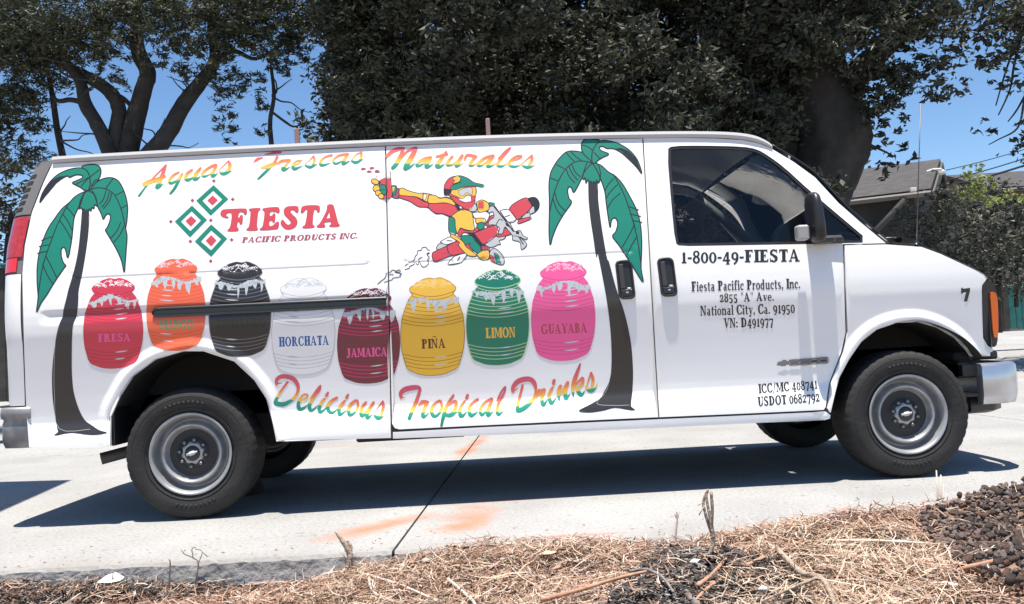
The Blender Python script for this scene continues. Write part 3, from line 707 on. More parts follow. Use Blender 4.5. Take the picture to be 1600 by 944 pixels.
class Decal:
    def __init__(s, org=(0, 0), sc=1.): s.L = []; s.o = np.array(org, float); s.s = sc
    def frame(s, org, sc): s.o = np.array(org, float); s.s = sc; return s
    def T(s, p): return np.asarray(p, float).reshape(-1, 2)/s.s+s.o
    def poly(s, p, m_, key='main', smooth=0, line=0, lm='black', lkey=None):
        q = s.T(p)
        if smooth: q = np.array(chaikin(q, smooth))
        s.L.append((q, m_, key))
        if line:
            for g in outline(np.vstack([q, q[:1]]), line, False): s.L.append((np.array(g), lm, lkey or key))
        return s
    def stroke(s, p, w, m_, key='main', cap=True):
        q = s.T(p); w = np.asarray(w, float)/s.s if not np.isscalar(w) else w/s.s
        for g in outline(q, w, cap): s.L.append((np.array(g), m_, key))
        return s
    def ell(s, c, r_, m_, key='main', line=0, rot=0, n=18):
        return s.poly([(c[0]+r_[0]*math.cos(a)*math.cos(rot)-r_[1]*math.sin(a)*math.sin(rot), c[1]+r_[0]*math.cos(a)*math.sin(rot)+r_[1]*math.sin(a)*math.cos(rot)) for a in np.linspace(0, 2*math.pi, n, endpoint=False)], m_, key, 0, line)
    def build(s, names, parent, cut=True, fade=None, off=.0014, step=7.):
        """names: key -> (object name, label or None, parent key or None)"""
        L = list(s.L)
        if cut: L += [(np.array(c, float), None, None) for c in SEAM_CUT]
        polys = []
        for q, _, _ in L:                   # long edges are split so that prints bend with the sheet metal
            if len(q) < 40 or cut is None:
                Q2 = []
                for a_, b_ in zip(q, np.roll(q, -1, 0)):
                    k_ = max(1, int(np.hypot(*(b_-a_))/3.2)); Q2 += [a_+(b_-a_)*t_/k_ for t_ in range(k_)]
                q = np.array(Q2)
            polys.append(q)
        allp = np.concatenate([q for q, _, _ in s.L]); lo, hi = allp.min(0)-.5, allp.max(0)+.5
        polys_in = [np.clip(q, lo-2, hi+2) for q in polys]
        ex = grid_pts(lo, hi, step)
        xz = px_side(ex); band = (xz[:, 1] > 1.06) & (xz[:, 1] < 1.19) & (xz[:, 0] < 1.15)
        g2 = grid_pts(lo, hi, 2.0); x2 = px_side(g2)
        b2 = ((x2[:, 1] > 1.06) & (x2[:, 1] < 1.19) & (x2[:, 0] < 1.15)) | ((x2[:, 1] > .45) & (x2[:, 1] < .60))
        for A in ARCHES: b2 |= polydist(x2, A) < .09
        ex = np.concatenate([ex, g2[b2]])
        # scale to avoid precision trouble
        Vt, T, lay = cdt([(q-lo)/100 for q in polys_in], (ex-lo)/100, 1e-6); Vt = Vt*100+lo
        out = {}
        XZ = px_side(Vt); N = side_n(XZ[:, 0], XZ[:, 1]); Y = side_y(XZ[:, 0], XZ[:, 1], False)
        P = np.c_[XZ[:, 0], Y, XZ[:, 1]]+N*off
        keyarr = [l[2] for l in L]; matarr = [l[1] for l in L]
        for key, (nm, lab, pk) in names.items():
            sel = np.array([l >= 0 and keyarr[l] == key and matarr[l] is not None for l in lay])
            if not sel.any(): continue
            t = T[sel]; ml = [matarr[l] for l in lay[sel]]; um = sorted(set(ml)); used = np.unique(t); mp = np.zeros(len(P), int); mp[used] = np.arange(len(used))
            F = mp[t][:, ::-1]
            me = np_mesh(nm, P[used], F, [M_FADE if u == 'fade' else V[u] for u in um], [um.index(u) for u in ml])
            if fade is not None:
                uvl = me.uv_layers.new(name='print'); vi = np.zeros(len(me.loops), np.int32); me.loops.foreach_get('vertex_index', vi)
                vv = np.clip(fade(Vt[used])[vi], 0, 1); uvl.data.foreach_set('uv', np.c_[np.zeros(len(vi)), vv].ravel())
            set_normals(me, N[used])
            o = link(nm, me, out.get(pk, parent) if pk else parent)
            if lab: o['label'] = lab
            out[key] = o
        return out

# --- slab-serif lettering -----------------------------------------
TH, TN, SF = .27, .125, .10      # thick, thin, serif
def _r(x0, y0, x1, y1): return [(x0, y0), (x1, y0), (x1, y1), (x0, y1)]
def _ring(cx_, cy_, rx, ry, ix, iy, a0=0, a1=360, n=22):
    A = [R(a0+(a1-a0)*k/n) for k in range(n+1)]
    return [(cx_+rx*math.cos(a), cy_+ry*math.sin(a)) for a in A]+[(cx_+ix*math.cos(a), cy_+iy*math.sin(a)) for a in A[::-1]]
def _stem(x, y0=0, y1=1, t=TH, s='tb', e=.075):
    L = [_r(x, y0, x+t, y1)]
    if 'b' in s: L.append(_r(x-e, y0, x+t+e, y0+SF))
    if 't' in s: L.append(_r(x-e, y1-SF, x+t+e, y1))
    if 'l' in s: L.append(_r(x-e, y1-SF, x+t, y1))
    return L
def _dg(x0, y0, x1, y1, w): return [[(x0, y0), (x0+w, y0), (x1+w, y1), (x1, y1)]]
def glyph(ch):
    T2 = TH
    if ch == 'I': return _stem(.08), .37
    if ch == 'F': return _stem(.08)+[_r(.08, 1-TN, .62, 1), _r(.54, .76, .62, 1), _r(.08, .47, .47, .56), _r(.42, .38, .48, .66)], .66
    if ch == 'E': return _stem(.08)+[_r(.08, 1-TN, .62, 1), _r(.54, .77, .62, 1), _r(.08, .47, .47, .56), _r(.42, .38, .48, .66), _r(.08, 0, .66, TN), [(.66, 0), (.69, .27), (.61, .24), (.57, .05)]], .71
    if ch == 'L': return _stem(.08)+[_r(.08, 0, .62, TN), [(.62, 0), (.66, .30), (.58, .27), (.52, .05)]], .68
    if ch == 'T': return _stem(.24, s='b')+[_r(.02, 1-TN, .68, 1), [(.02, 1), (.02, .70), (.08, .72), (.14, .95)], [(.68, 1), (.68, .70), (.62, .72), (.56, .95)]], .70
    if ch == 'H': return _stem(.08)+_stem(.50)+[_r(.1, .46, .6, .56)], .80
    if ch == 'N': return _stem(.06, t=.10)+[[(.05, 1), (.27, 1), (.70, 0), (.56, 0)]]+[_r(.60, 0, .70, 1), _r(.52, 1-SF, .78, 1)], .81
    if ch == 'M': return _stem(.06, t=.10)+_stem(.70)+[[(.05, 1), (.27, 1), (.53, .1), (.42, .1)], [(.42, .1), (.53, .1), (.78, 1), (.70, 1)]], 1.0
    if ch == 'V': return [[(.08, 1), (.31, 1), (.44, .25), (.66, 1), (.74, 1), (.44, 0), (.34, 0)], _r(0, 1-SF, .40, 1), _r(.56, 1-SF, .80, 1)], .80
    if ch == 'Y': return _stem(.28, 0, .5, s='b')+[[(.06, 1), (.28, 1), (.46, .5), (.30, .42)], [(.66, 1), (.74, 1), (.49, .42), (.40, .5)], _r(0, 1-SF, .36, 1), _r(.56, 1-SF, .80, 1)], .78
    if ch == 'A': return [[(.06, 0), (.14, 0), (.42, .86), (.36, 1), (.34, 1)], [(.34, 1), (.46, 1), (.78, 0), (.54, 0)], _r(.18, .28, .6, .37), _r(0, 0, .24, SF), _r(.48, 0, .84, SF)], .84
    if ch == 'K': return _stem(.08)+[[(.28, .45), (.60, 1), (.70, 1), (.40, .5)], [(.35, .55), (.50, .62), (.78, 0), (.55, 0)], _r(.5, 1-SF, .76, 1), _r(.5, 0, .84, SF)], .84
    if ch == 'P': return _stem(.08)+[_ring(.33, .735, .33, .265, .115, .175, -90, 90), _r(.2, .91, .34, 1), _r(.2, .47, .34, .56)], .70
    if ch == 'R': return _stem(.08)+[_ring(.33, .745, .32, .255, .115, .165, -90, 90), _r(.2, .91, .34, 1), _r(.2, .49, .34, .58), [(.34, .55), (.52, .55), (.80, 0), (.56, 0)], _r(.56, 0, .86, SF)], .84
    if ch == 'B': return _stem(.08)+[_ring(.33, .755, .30, .245, .10, .155, -90, 90), _ring(.34, .275, .36, .275, .13, .18, -90, 90), _r(.2, .91, .34, 1), _r(.2, .46, .34, .56), _r(.2, 0, .34, .095)], .76
    if ch == 'D': return _stem(.08)+[_ring(.32, .5, .46, .5, .235, .40, -90, 90), _r(.2, .90, .34, 1), _r(.2, 0, .34, .10)], .84
    if ch == 'O': return [_ring(.42, .5, .42, .52, .19, .41)], .84
    if ch == 'C': return [_ring(.42, .5, .42, .52, .19, .41, 42, 318), _r(.62, .66, .72, 1.0), _ring(.42, .5, .42, .52, .30, .41, 310, 330)], .76
    if ch == 'G': return [_ring(.42, .5, .42, .52, .19, .41, 42, 330), _r(.62, .66, .72, 1.0), _r(.58, .04, .80, .46), _r(.48, .38, .88, .46)], .88
    if ch == 'J': return [_r(.24, .2, .24+T2, 1), _r(.15, 1-SF, .54, 1), _ring(.23, .18, .225, .26, .07, .15, 180, 360)], .58
    if ch == 'U': return [_r(.08, .3, .08+T2, 1), _r(0, 1-SF, .38, 1), _r(.62, .3, .71, 1), _r(.53, 1-SF, .80, 1), _ring(.395, .32, .315, .34, .105, .24, 180, 360)], .80
    if ch == 'S': return [_ring(.33, .73, .29, .29, .10, .17, 30, 230), _ring(.33, .28, .31, .30, .10, .18, -150, 70), [(.12, .62), (.30, .66), (.58, .40), (.40, .30)], _r(.54, .70, .61, 1.0), _r(.04, .0, .11, .32)], .68
    if ch == 'i': return _stem(.06, 0, .66, .17, 'bl', .05)+[_ring(.145, .87, .10, .11, 0, 0)], .30
    if ch == 'l': return _stem(.06, 0, 1, .17, 'bl', .05), .30
    if ch == 'e': return [_ring(.27, .33, .27, .35, .11, .25, 20, 320), _r(.1, .32, .52, .40), _r(.42, .32, .53, .48)], .56
    if ch == 's': return [_ring(.22, .49, .2, .19, .07, .11, 30, 240), _ring(.22, .19, .21, .20, .07, .11, -150, 70), [(.08, .42), (.18, .48), (.39, .27), (.28, .20)]], .46
    if ch == 't': return [_r(.10, .1, .27, .88), _r(.02, .58, .40, .66), _ring(.26, .14, .16, .16, .02, .09, 180, 330)], .42
    if ch == 'a': return [_r(.27, 0, .44, .50), _ring(.24, .48, .20, .20, .07, .11, 0, 160), _ring(.22, .19, .20, .21, .06, .12), _r(.4, 0, .52, .07)], .54
    if ch == 'c': return [_ring(.26, .33, .26, .35, .10, .25, 45, 315), _r(.38, .42, .46, .64)], .49
    if ch == 'r': return _stem(.06, 0, .66, .17, 'bl', .05)+[_ring(.30, .44, .16, .22, .02, .13, 20, 150)], .46
    if ch == 'o': return [_ring(.28, .33, .28, .35, .115, .26)], .56
    if ch == 'd': return [_ring(.25, .32, .25, .34, .09, .24), _r(.34, 0, .51, 1), _r(.26, 1-SF, .51, 1), _r(.4, 0, .58, .07)], .60
    if ch == 'u': return [_r(.06, .18, .23, .66), _r(0, .59, .2, .66), _r(.40, 0, .57, .66), _r(.33, .59, .5, .66), _ring(.27, .2, .21, .22, .05, .12, 180, 330), _r(.5, 0, .64, .07)], .65
    if ch == 'n': return _stem(.06, 0, .66, .17, 'bl', .05)+_stem(.42, 0, .46, .17, 'b', .05)+[_ring(.38, .44, .21, .24, .04, .14, 0, 160)], .66
    if ch == 'f': return [_r(.08, 0, .25, .8), _r(.0, 0, .34, .07), _r(0, .58, .40, .66), _ring(.30, .80, .22, .22, .05, .12, 60, 180), _ring(.40, .90, .07, .08, 0, 0)], .42
    if ch == 'v': return [[(.05, .66), (.24, .66), (.33, .22), (.47, .66), (.53, .66), (.33, 0), (.25, 0)], _r(0, .59, .3, .66), _r(.4, .59, .58, .66)], .58
    if ch == 'y': return [[(.05, .66), (.24, .66), (.33, .22), (.47, .66), (.53, .66), (.27, -.25), (.14, -.25), (.25, 0)], _r(0, .59, .3, .66), _r(.4, .59, .58, .66), _ring(.13, -.18, .09, .09, 0, 0)], .58
    if ch == '0': return [_ring(.29, .42, .29, .44, .11, .34)], .58
    if ch == '1': return _stem(.14, 0, .86, .20, 'b', .09)+[[(.04, .70), (.14, .74), (.2, .86), (.34, .86), (.34, .70)]], .44
    if ch == '2': return [_ring(.26, .60, .25, .26, .08, .15, -25, 190), [(.44, .62), (.50, .52), (.22, .12), (.02, .0), (.02, .08)], _r(.02, 0, .52, .14), _r(.45, 0, .53, .25)], .56
    if ch == '3': return [_ring(.24, .60, .22, .25, .06, .15, -80, 150), _ring(.24, .16, .26, .27, .07, .16, -140, 80)], .54
    if ch == '4': return [_r(.30, -.15, .48, .85), [(.0, .18), (.10, .18), (.44, .85), (.30, .85)], _r(0, .12, .58, .24), _r(.24, -.15, .54, -.08)], .60
    if ch == '5': return [_r(.06, .36, .15, .84), _r(.06, .70, .50, .84), _ring(.24, .15, .28, .31, .09, .19, -140, 130)], .56
    if ch == '6': return [_ring(.29, .30, .28, .32, .10, .21), _ring(.45, .38, .44, .64, .26, .52, 100, 190)], .58
    if ch == '7': return [_r(.04, .66, .56, .82), [(.44, .72), (.56, .72), (.36, -.16), (.16, -.16)], _r(.03, .55, .11, .82)], .58
    if ch == '8': return [_ring(.28, .74, .25, .26, .10, .15), _ring(.28, .26, .28, .30, .11, .18)], .57
    if ch == '9': return [_ring(.29, .52, .28, .32, .10, .21), _ring(.13, .44, .44, .62, .26, .50, -80, 10)], .58
    if ch == '.': return [_ring(.11, .09, .10, .10, 0, 0)], .24
    if ch == ',': return [_ring(.11, .09, .10, .10, 0, 0), [(.12, .06), (.21, .08), (.10, -.2), (.05, -.16)]], .24
    if ch == ':': return [_ring(.11, .09, .10, .10, 0, 0), _ring(.11, .52, .10, .10, 0, 0)], .26
    if ch == '-': return [_r(.02, .32, .34, .47)], .36
    if ch == '/': return _dg(.0, -.15, .32, 1.05, .11), .46
    if ch == '"': return [[(.04, 1.02), (.14, 1.02), (.11, .66), (.07, .66)], [(.22, 1.02), (.32, 1.02), (.29, .66), (.25, .66)]], .36
    if ch == 'Ñ': g, a = glyph('N'); return g+[[(.2, 1.12), (.3, 1.2), (.5, 1.13), (.62, 1.22), (.6, 1.28), (.48, 1.22), (.3, 1.28), (.18, 1.18)]], a
    return [], .30
def text(D, s, p0, p1, h, m_, key, sp=.06, shear=0., narrow=None):
    """letters between two photo points, cap height h in photo pixels"""
    p0, p1 = np.array(p0, float), np.array(p1, float); W = 0; G = []
    for ch in s: g, a = glyph(ch); G.append((g, W)); W += a+sp
    W -= sp; u = (p1-p0)/W; L = np.linalg.norm(p1-p0); up = np.array([u[1], -u[0]])/np.linalg.norm(u)*h
    for g, x0 in G:
        for q in g:
            P_ = np.array([p0+u*(x0+x+shear*y)+up*y for x, y in q]); D.L.append((P_, m_, key))
PR = {}
# barrels
def barrel(cx_, top, bot, hw, col, ring, txt, tp0, tp1, th, tcol, ice, rings_dark, label, seed, mound=True, foam=True, lw=1.1):
    r_ = random.Random(seed); D = Decal(); h = bot-top; tilt = -.035
    def Pn(u, v): x = cx_+u*hw; return (x, bot-v*h+tilt*(x-cx_))
    side = [(.0, .58), (.025, .74), (.07, .83), (.13, .88), (.22, .955), (.32, .99), (.42, 1.0), (.52, .975), (.60, .945), (.64, .90), (.67, .875), (.70, .835), (.74, .80), (.78, .745), (.815, .66), (.83, .62), (.845, .66), (.865, .71), (.885, .725), (.905, .69)]
    top_ = [(.93, .60), (.955, .52), (.975, .40), (1.0, .22), (.985, .06), (1.0, -.1), (.985, -.3), (.96, -.47), (.93, -.58)] if mound else [(.93, .5), (.95, .1), (.93, -.4)]
    bt = [(-.03+.0, -.35), (-.04, 0), (-.03, .35)]
    out = [Pn(u, v) for v, u in side]+[Pn(u, v) for v, u in top_]+[Pn(-u, v) for v, u in side[::-1]]+[Pn(u, v) for v, u in bt]
    D.poly(chaikin(out, 1), col, 'body', 0, lw if col in ('white', 'pina', 'limon', 'tama') else .0, rings_dark or ring)
    def arc(v, w, c, u0=-1, u1=1, sag=.05, key='body'):
        vs = [a[0] for a in side]; us = [a[1] for a in side]; U = np.interp(v, vs, us)
        D.stroke([Pn(U*u, v+sag*(u*u-1)+0) for u in np.linspace(u0, u1, 7)], w if np.isscalar(w) else [w[0]+(w[1]-w[0])*math.sin(math.pi*k/6) for k in range(7)], c, key, False)
    for v in (.50, .535, .575, .615, .655, .695, .735): arc(v+.035, lw, ring)
    for v in (.045, .085, .125, .165): arc(v+.035, lw, ring)
    arc(.83+.02, lw*1.2, ring); arc(.795+.02, lw, ring)
    # painted shine streaks
    for v in (.715, .66, .60, .545, .17, .09):
        u0 = -.55 if seed % 2 else .05; arc(v+.03, (.3, 2.0), 'foam' if col not in ('white',) else 'line', u0+r_.uniform(-.05, .05), u0+r_.uniform(.38, .52), .05)
    if foam:
        def blob(u, v, ru, rv): D.poly(chaikin([Pn(u+ru*math.cos(a)*r_.uniform(.7, 1.25), v+rv*math.sin(a)*r_.uniform(.6, 1.3)) for a in np.linspace(0, 2*math.pi, 9, endpoint=False)], 1), 'foam', 'foam')
        for k in range(14):
            u = -.74+1.5*k/13; m_ = max(0, math.sin(u*4.6+seed*1.3)); blob(u, .742+.028*math.sin(u*5+seed)+.015*(1-abs(u)), .085+.03*m_, .014+.022*m_)
        for k in range(6):
            u = -.66+r_.uniform(0, .12)+1.28*k/5; v0 = .735+.028*math.sin(u*5+seed); l_ = r_.uniform(.03, .115); w_ = hw*r_.uniform(.06, .16); D.stroke([Pn(u, v0), Pn(u+r_.uniform(-.03, .03), v0-l_*.5), Pn(u+r_.uniform(-.03, .04), v0-l_)], [w_*1.2, w_, w_*.25], 'foam', 'foam')
        for k in range(26):
            u = r_.uniform(-.75, .75); v = .745+.03*math.sin(u*5+seed)+r_.uniform(-.03, .03); a = r_.uniform(0, 3)
            D.stroke([Pn(u, v), Pn(u+.05*math.cos(a), v+.018), Pn(u+.08*math.cos(a), v+.01)], .8, 'foamdark', 'foam', False)
    if mound:
        for k in range(46):
            u = r_.uniform(-.56, .56); v = r_.uniform(.905, .985-.06*abs(u)); a = r_.uniform(-1, 1); d = r_.choice((-1, 1))
            D.stroke([Pn(u, v), Pn(u+.045*d, v+.018*a), Pn(u+.085*d, v-.012+.01*a)], 1.0, ice, 'ice')
    text(D, txt, tp0, tp1, th, tcol, 'lettering')
    D.build({'body': ('barrel_print', label, None), 'foam': ('foam_drips', None, 'body'), 'ice': ('ice_mound', None, 'body'), 'lettering': ('barrel_lettering', None, 'body')}, van)
barrel(177, 434, 571, 47, 'fresa', 'fresaline', 'FRESA', (153.5, 534.5), (204, 533), 12.5, 'pink', 'white', None, 'red strawberry drink barrel print with pink lettering', 2)
barrel(275, 404, 543, 46.5, 'orange', 'orangeline', 'MANGO', (250, 514.5), (301.5, 513.5), 14, 'mangotext', 'icepink', None, 'orange mango drink barrel print with green lettering', 3)
barrel(375, 409, 552, 48.5, 'tama', 'tamaline', 'TAMARINDO', (338, 512.5), (415, 510), 13.5, 'tamatext', 'white', 'tamaline', 'black tamarind drink barrel print', 5)
barrel(474, 434, 580, 49.5, 'white', 'line', 'HORCHATA', (436, 541.8), (514, 539), 15, 'blue', 'foam', 'line', 'white rice drink barrel print drawn in thin grey lines, blue lettering', 7, True, False, .7)
barrel(576, 450, 594, 49.5, 'maroon', 'crimson', 'JAMAICA', (541.5, 558.6), (605, 556.5), 14, 'pink', 'white', None, 'maroon hibiscus drink barrel print with crimson rings', 8, lw=2.0)
barrel(676, 434, 581, 50, 'pina', 'pinaline', 'PIÑA', (659, 545), (696, 543.8), 15, 'pinatext', 'iceyellow', 'pinaline', 'yellow pineapple drink barrel print', 10)
barrel(777.5, 421.5, 565.5, 49.5, 'limon', 'limline', 'LIMON', (759, 528.5), (805.5, 527), 16, 'yellow', 'white', 'limline', 'green lime drink barrel print with yellow lettering', 12)
barrel(880, 408, 558.5, 50.5, 'pink', 'pinkdark', 'GUAYABA', (846, 522.5), (917.5, 519.5), 15.5, 'guatext', 'icepink', None, 'pink guava drink barrel print with dark red lettering', 14)

# palms
D = Decal((40, 250), 3.9333)
LW = 1.9
D.frame((60, 440), 3.631)
trA = D.T([(182, 0), (165, 80), (145, 160), (140, 200), (122, 240), (105, 310), (88, 420), (80, 520), (80, 600), (85, 680), (95, 750), (108, 830), (113, 855), (92, 871), (115, 870), (150, 862), (200, 858), (280, 868), (330, 868), (387, 858), (345, 845), (300, 815), (265, 790), (235, 740), (210, 670), (195, 600), (188, 500), (188, 400), (190, 300), (197, 240), (217, 190), (225, 100), (238, 0)])
D.frame((40, 250), 3.9333); trU = D.T([(388, 318), (385, 440), (370, 560), (350, 680), (325, 800)]); trL = D.T([(265, 800), (300, 680), (325, 560), (340, 420), (348, 318)])
D.o, D.s = np.zeros(2), 1.
D.poly(np.vstack([trL[::-1], trA[1:-1], trU[::-1]]), 'trunk', 'trunk', 0, 1.0)
D.frame((60, 440), 3.631); D.stroke([(118, 245), (98, 330), (90, 480), (92, 640), (118, 835), (295, 838)], 2.2, 'grey', 'trunk', False)
D.frame((40, 250), 3.9333)
D.poly([(385, 190), (340, 205), (300, 230), (270, 262), (225, 300), (180, 360), (140, 420), (110, 490), (85, 570), (72, 660), (72, 760), (78, 850), (68, 935), (95, 880), (130, 830), (185, 740), (240, 660), (248, 650), (232, 630), (220, 590), (220, 550), (232, 537), (245, 548), (258, 600), (270, 570), (285, 480), (290, 430), (300, 350), (325, 295), (335, 285)], 'green', 'main', 0, LW)
D.poly([(385, 190), (410, 160), (440, 135), (480, 115), (530, 110), (570, 130), (600, 180), (620, 240), (628, 300), (622, 380), (616, 420), (624, 470), (618, 560), (612, 640), (606, 690), (590, 620), (560, 550), (525, 490), (495, 440), (492, 430), (505, 410), (520, 370), (520, 340), (505, 332), (490, 345), (478, 365), (465, 330), (445, 290), (438, 265)], 'green', 'main', 0, LW)
D.poly([(385, 190), (360, 210), (335, 285), (330, 300), (345, 295), (350, 312), (358, 300), (366, 326), (376, 305), (385, 322), (392, 300), (402, 315), (408, 292), (420, 300), (425, 275), (442, 285), (438, 262), (420, 210)], 'green', 'main', 0, LW)
D.poly([(385, 190), (398, 150), (393, 100), (375, 65), (345, 50), (300, 52), (250, 65), (200, 90), (160, 125), (125, 170), (100, 215), (88, 262), (110, 235), (150, 185), (190, 140), (240, 105), (265, 100), (270, 108), (310, 92), (345, 95), (350, 110), (320, 125), (288, 140), (310, 155), (340, 170), (360, 185)], 'green', 'main', 0, LW)
D.poly([(345, 48), (352, 38), (385, 30), (420, 28), (450, 38), (463, 60), (460, 95), (445, 125), (415, 160), (390, 190), (398, 150), (393, 100), (375, 65)], 'green', 'main', 0, LW)
D.poly([(88, 262), (100, 215), (125, 170), (162, 126), (205, 103), (245, 98), (240, 106), (190, 145), (140, 205)], 'black', 'main')
for p in ([(268, 262), (200, 390), (150, 520), (110, 640), (85, 780), (72, 900)], [(250, 290), (280, 320), (300, 350)], [(230, 335), (262, 380), (290, 440)], [(212, 375), (250, 430), (282, 490)], [(100, 494), (165, 472)], [(85, 532), (147, 522)], [(75, 574), (132, 562)], [(125, 590), (160, 660), (190, 720)], [(105, 640), (130, 700), (165, 760)],
          [(385, 190), (440, 172), (500, 182), (550, 220), (590, 310), (612, 410)], [(495, 190), (480, 240), (458, 270)], [(515, 200), (500, 250), (470, 290)], [(530, 205), (515, 255), (480, 300)], [(495, 175), (520, 140), (540, 112)], [(550, 220), (580, 205), (606, 192)], [(585, 300), (622, 280)], [(585, 385), (560, 440), (525, 480)], [(605, 410), (580, 460), (545, 505)], [(410, 190), (430, 225), (440, 265)], [(360, 205), (338, 250), (328, 290)],
          [(345, 160), (380, 120), (455, 60)], [(310, 150), (350, 130), (385, 110)], [(405, 160), (425, 130), (440, 120)]):
    D.stroke(p, 6.6, 'black', 'main')
D.build({'trunk': ('palm_print', 'palm tree print at the rear end of the van', None), 'main': ('palm_fronds', None, 'trunk')}, van, cut=False)
D = Decal((880, 360), 3.15)
tA = D.T([(170, 110), (195, 230), (215, 340), (230, 450), (238, 560), (238, 680), (225, 750), (185, 825), (130, 860), (78, 889), (130, 896), (200, 886), (255, 873), (330, 884), (352, 882), (332, 866), (338, 800), (342, 700), (335, 580), (318, 480), (295, 390), (260, 290), (225, 160)])
D.frame((840, 200), 3.372); tL = D.T([(268, 282), (270, 380), (280, 480), (295, 580), (310, 680)]); tR = D.T([(365, 690), (345, 580), (330, 480), (318, 380), (313, 282)])
D.o, D.s = np.zeros(2), 1.
D.poly(np.vstack([tL, tA, tR]), 'trunk', 'trunk', 0, 1.0)
D.frame((880, 360), 3.15); D.stroke([(236, 700), (212, 790), (165, 852), (250, 862), (325, 860)], 1.8, 'grey', 'trunk', False)
D.frame((840, 200), 3.372)
D.poly([(288, 185), (260, 150), (235, 130), (190, 122), (150, 128), (115, 160), (90, 195), (68, 240), (60, 300), (62, 380), (62, 450), (60, 540), (66, 617), (80, 570), (105, 510), (140, 450), (178, 395), (165, 370), (158, 330), (165, 312), (178, 315), (190, 340), (210, 310), (225, 280), (240, 255)], 'green', 'main', 0, LW)
D.poly([(288, 185), (330, 195), (370, 230), (410, 255), (450, 300), (490, 370), (520, 430), (540, 500), (548, 580), (548, 650), (545, 740), (556, 812), (520, 760), (470, 680), (430, 620), (395, 572), (410, 550), (422, 510), (415, 480), (400, 475), (388, 490), (382, 525), (372, 470), (362, 400), (355, 340), (340, 290), (328, 262)], 'green', 'main', 0, LW)
D.poly([(288, 185), (255, 220), (235, 255), (243, 272), (250, 262), (255, 292), (264, 272), (272, 290), (280, 280), (290, 297), (296, 282), (305, 292), (312, 276), (322, 290), (328, 262), (310, 220)], 'green', 'main', 0, LW)
D.poly([(288, 185), (275, 170), (240, 135), (230, 100), (238, 70), (265, 58), (300, 62), (328, 70), (295, 110), (285, 150)], 'green', 'main', 0, LW)
D.poly([(288, 185), (285, 150), (295, 110), (328, 70), (380, 70), (430, 85), (480, 115), (520, 160), (540, 205), (548, 240), (520, 205), (480, 165), (440, 130), (400, 110), (365, 108), (345, 98), (325, 102), (335, 120), (375, 138), (345, 155), (320, 170), (305, 186)], 'green', 'main', 0, LW)
D.poly([(408, 110), (440, 105), (480, 122), (520, 162), (547, 240), (500, 188), (465, 153), (445, 125)], 'black', 'main')
for p in ([(288, 185), (220, 175), (165, 200), (120, 260), (85, 350), (62, 450)], [(400, 245), (450, 340), (480, 420), (520, 560), (545, 720)], [(355, 330), (375, 295), (400, 268)], [(358, 375), (385, 335), (420, 300)], [(365, 430), (395, 380), (435, 345)], [(480, 415), (530, 432)], [(487, 455), (542, 466)], [(498, 488), (548, 498)], [(445, 630), (480, 570), (510, 510)], [(472, 668), (500, 610), (525, 570)],
          [(150, 130), (175, 160), (195, 178)], [(175, 125), (205, 155), (230, 172)], [(100, 195), (140, 215)], [(68, 265), (108, 280)], [(150, 215), (165, 255), (195, 290)], [(165, 205), (185, 245), (210, 275)], [(180, 195), (200, 235), (225, 258)], [(90, 340), (110, 400), (150, 440)], [(80, 370), (100, 430), (130, 468)], [(230, 90), (265, 100), (290, 120)], [(260, 185), (245, 225), (238, 255)], [(318, 190), (330, 230), (330, 265)], [(298, 130), (330, 165)]):
    D.stroke(p, 5.8, 'black', 'main')
D.build({'trunk': ('palm_print', 'palm tree print on the cargo door beside its handle', None), 'main': ('palm_fronds', None, 'trunk')}, cargo_door.parent, cut=False)

# diamonds and company name
D = Decal((200, 200), 4.0)
for o, i, c in (([(535, 357), (627, 445), (517, 548), (427, 455)], [(533, 392), (590, 447), (520, 512), (465, 455)], [(530, 422), (562, 452), (527, 484), (496, 453)]),
                ([(400, 485), (494, 575), (388, 684), (293, 585)], [(398, 520), (457, 578), (390, 645), (330, 585)], [(395, 550), (428, 580), (393, 616), (360, 582)]),
                ([(520, 603), (620, 692), (520, 805), (418, 710)], [(520, 640), (583, 695), (520, 765), (455, 710)], [(520, 670), (553, 703), (520, 740), (486, 705)])):
    D.poly(o, 'green'); D.poly(i, None); D.poly(c, 'red')
for x, y in ((537, 331), (403, 453), (655, 446), (268, 585), (518, 577), (390, 709), (648, 699), (517, 832)): D.poly([(x, y-12), (x+12, y), (x, y+12), (x-12, y)], 'darkred')
D.build({'main': ('diamond_emblem', 'three green and red diamonds left of the company name', None)}, van)
D = Decal((340, 310), 6.957)
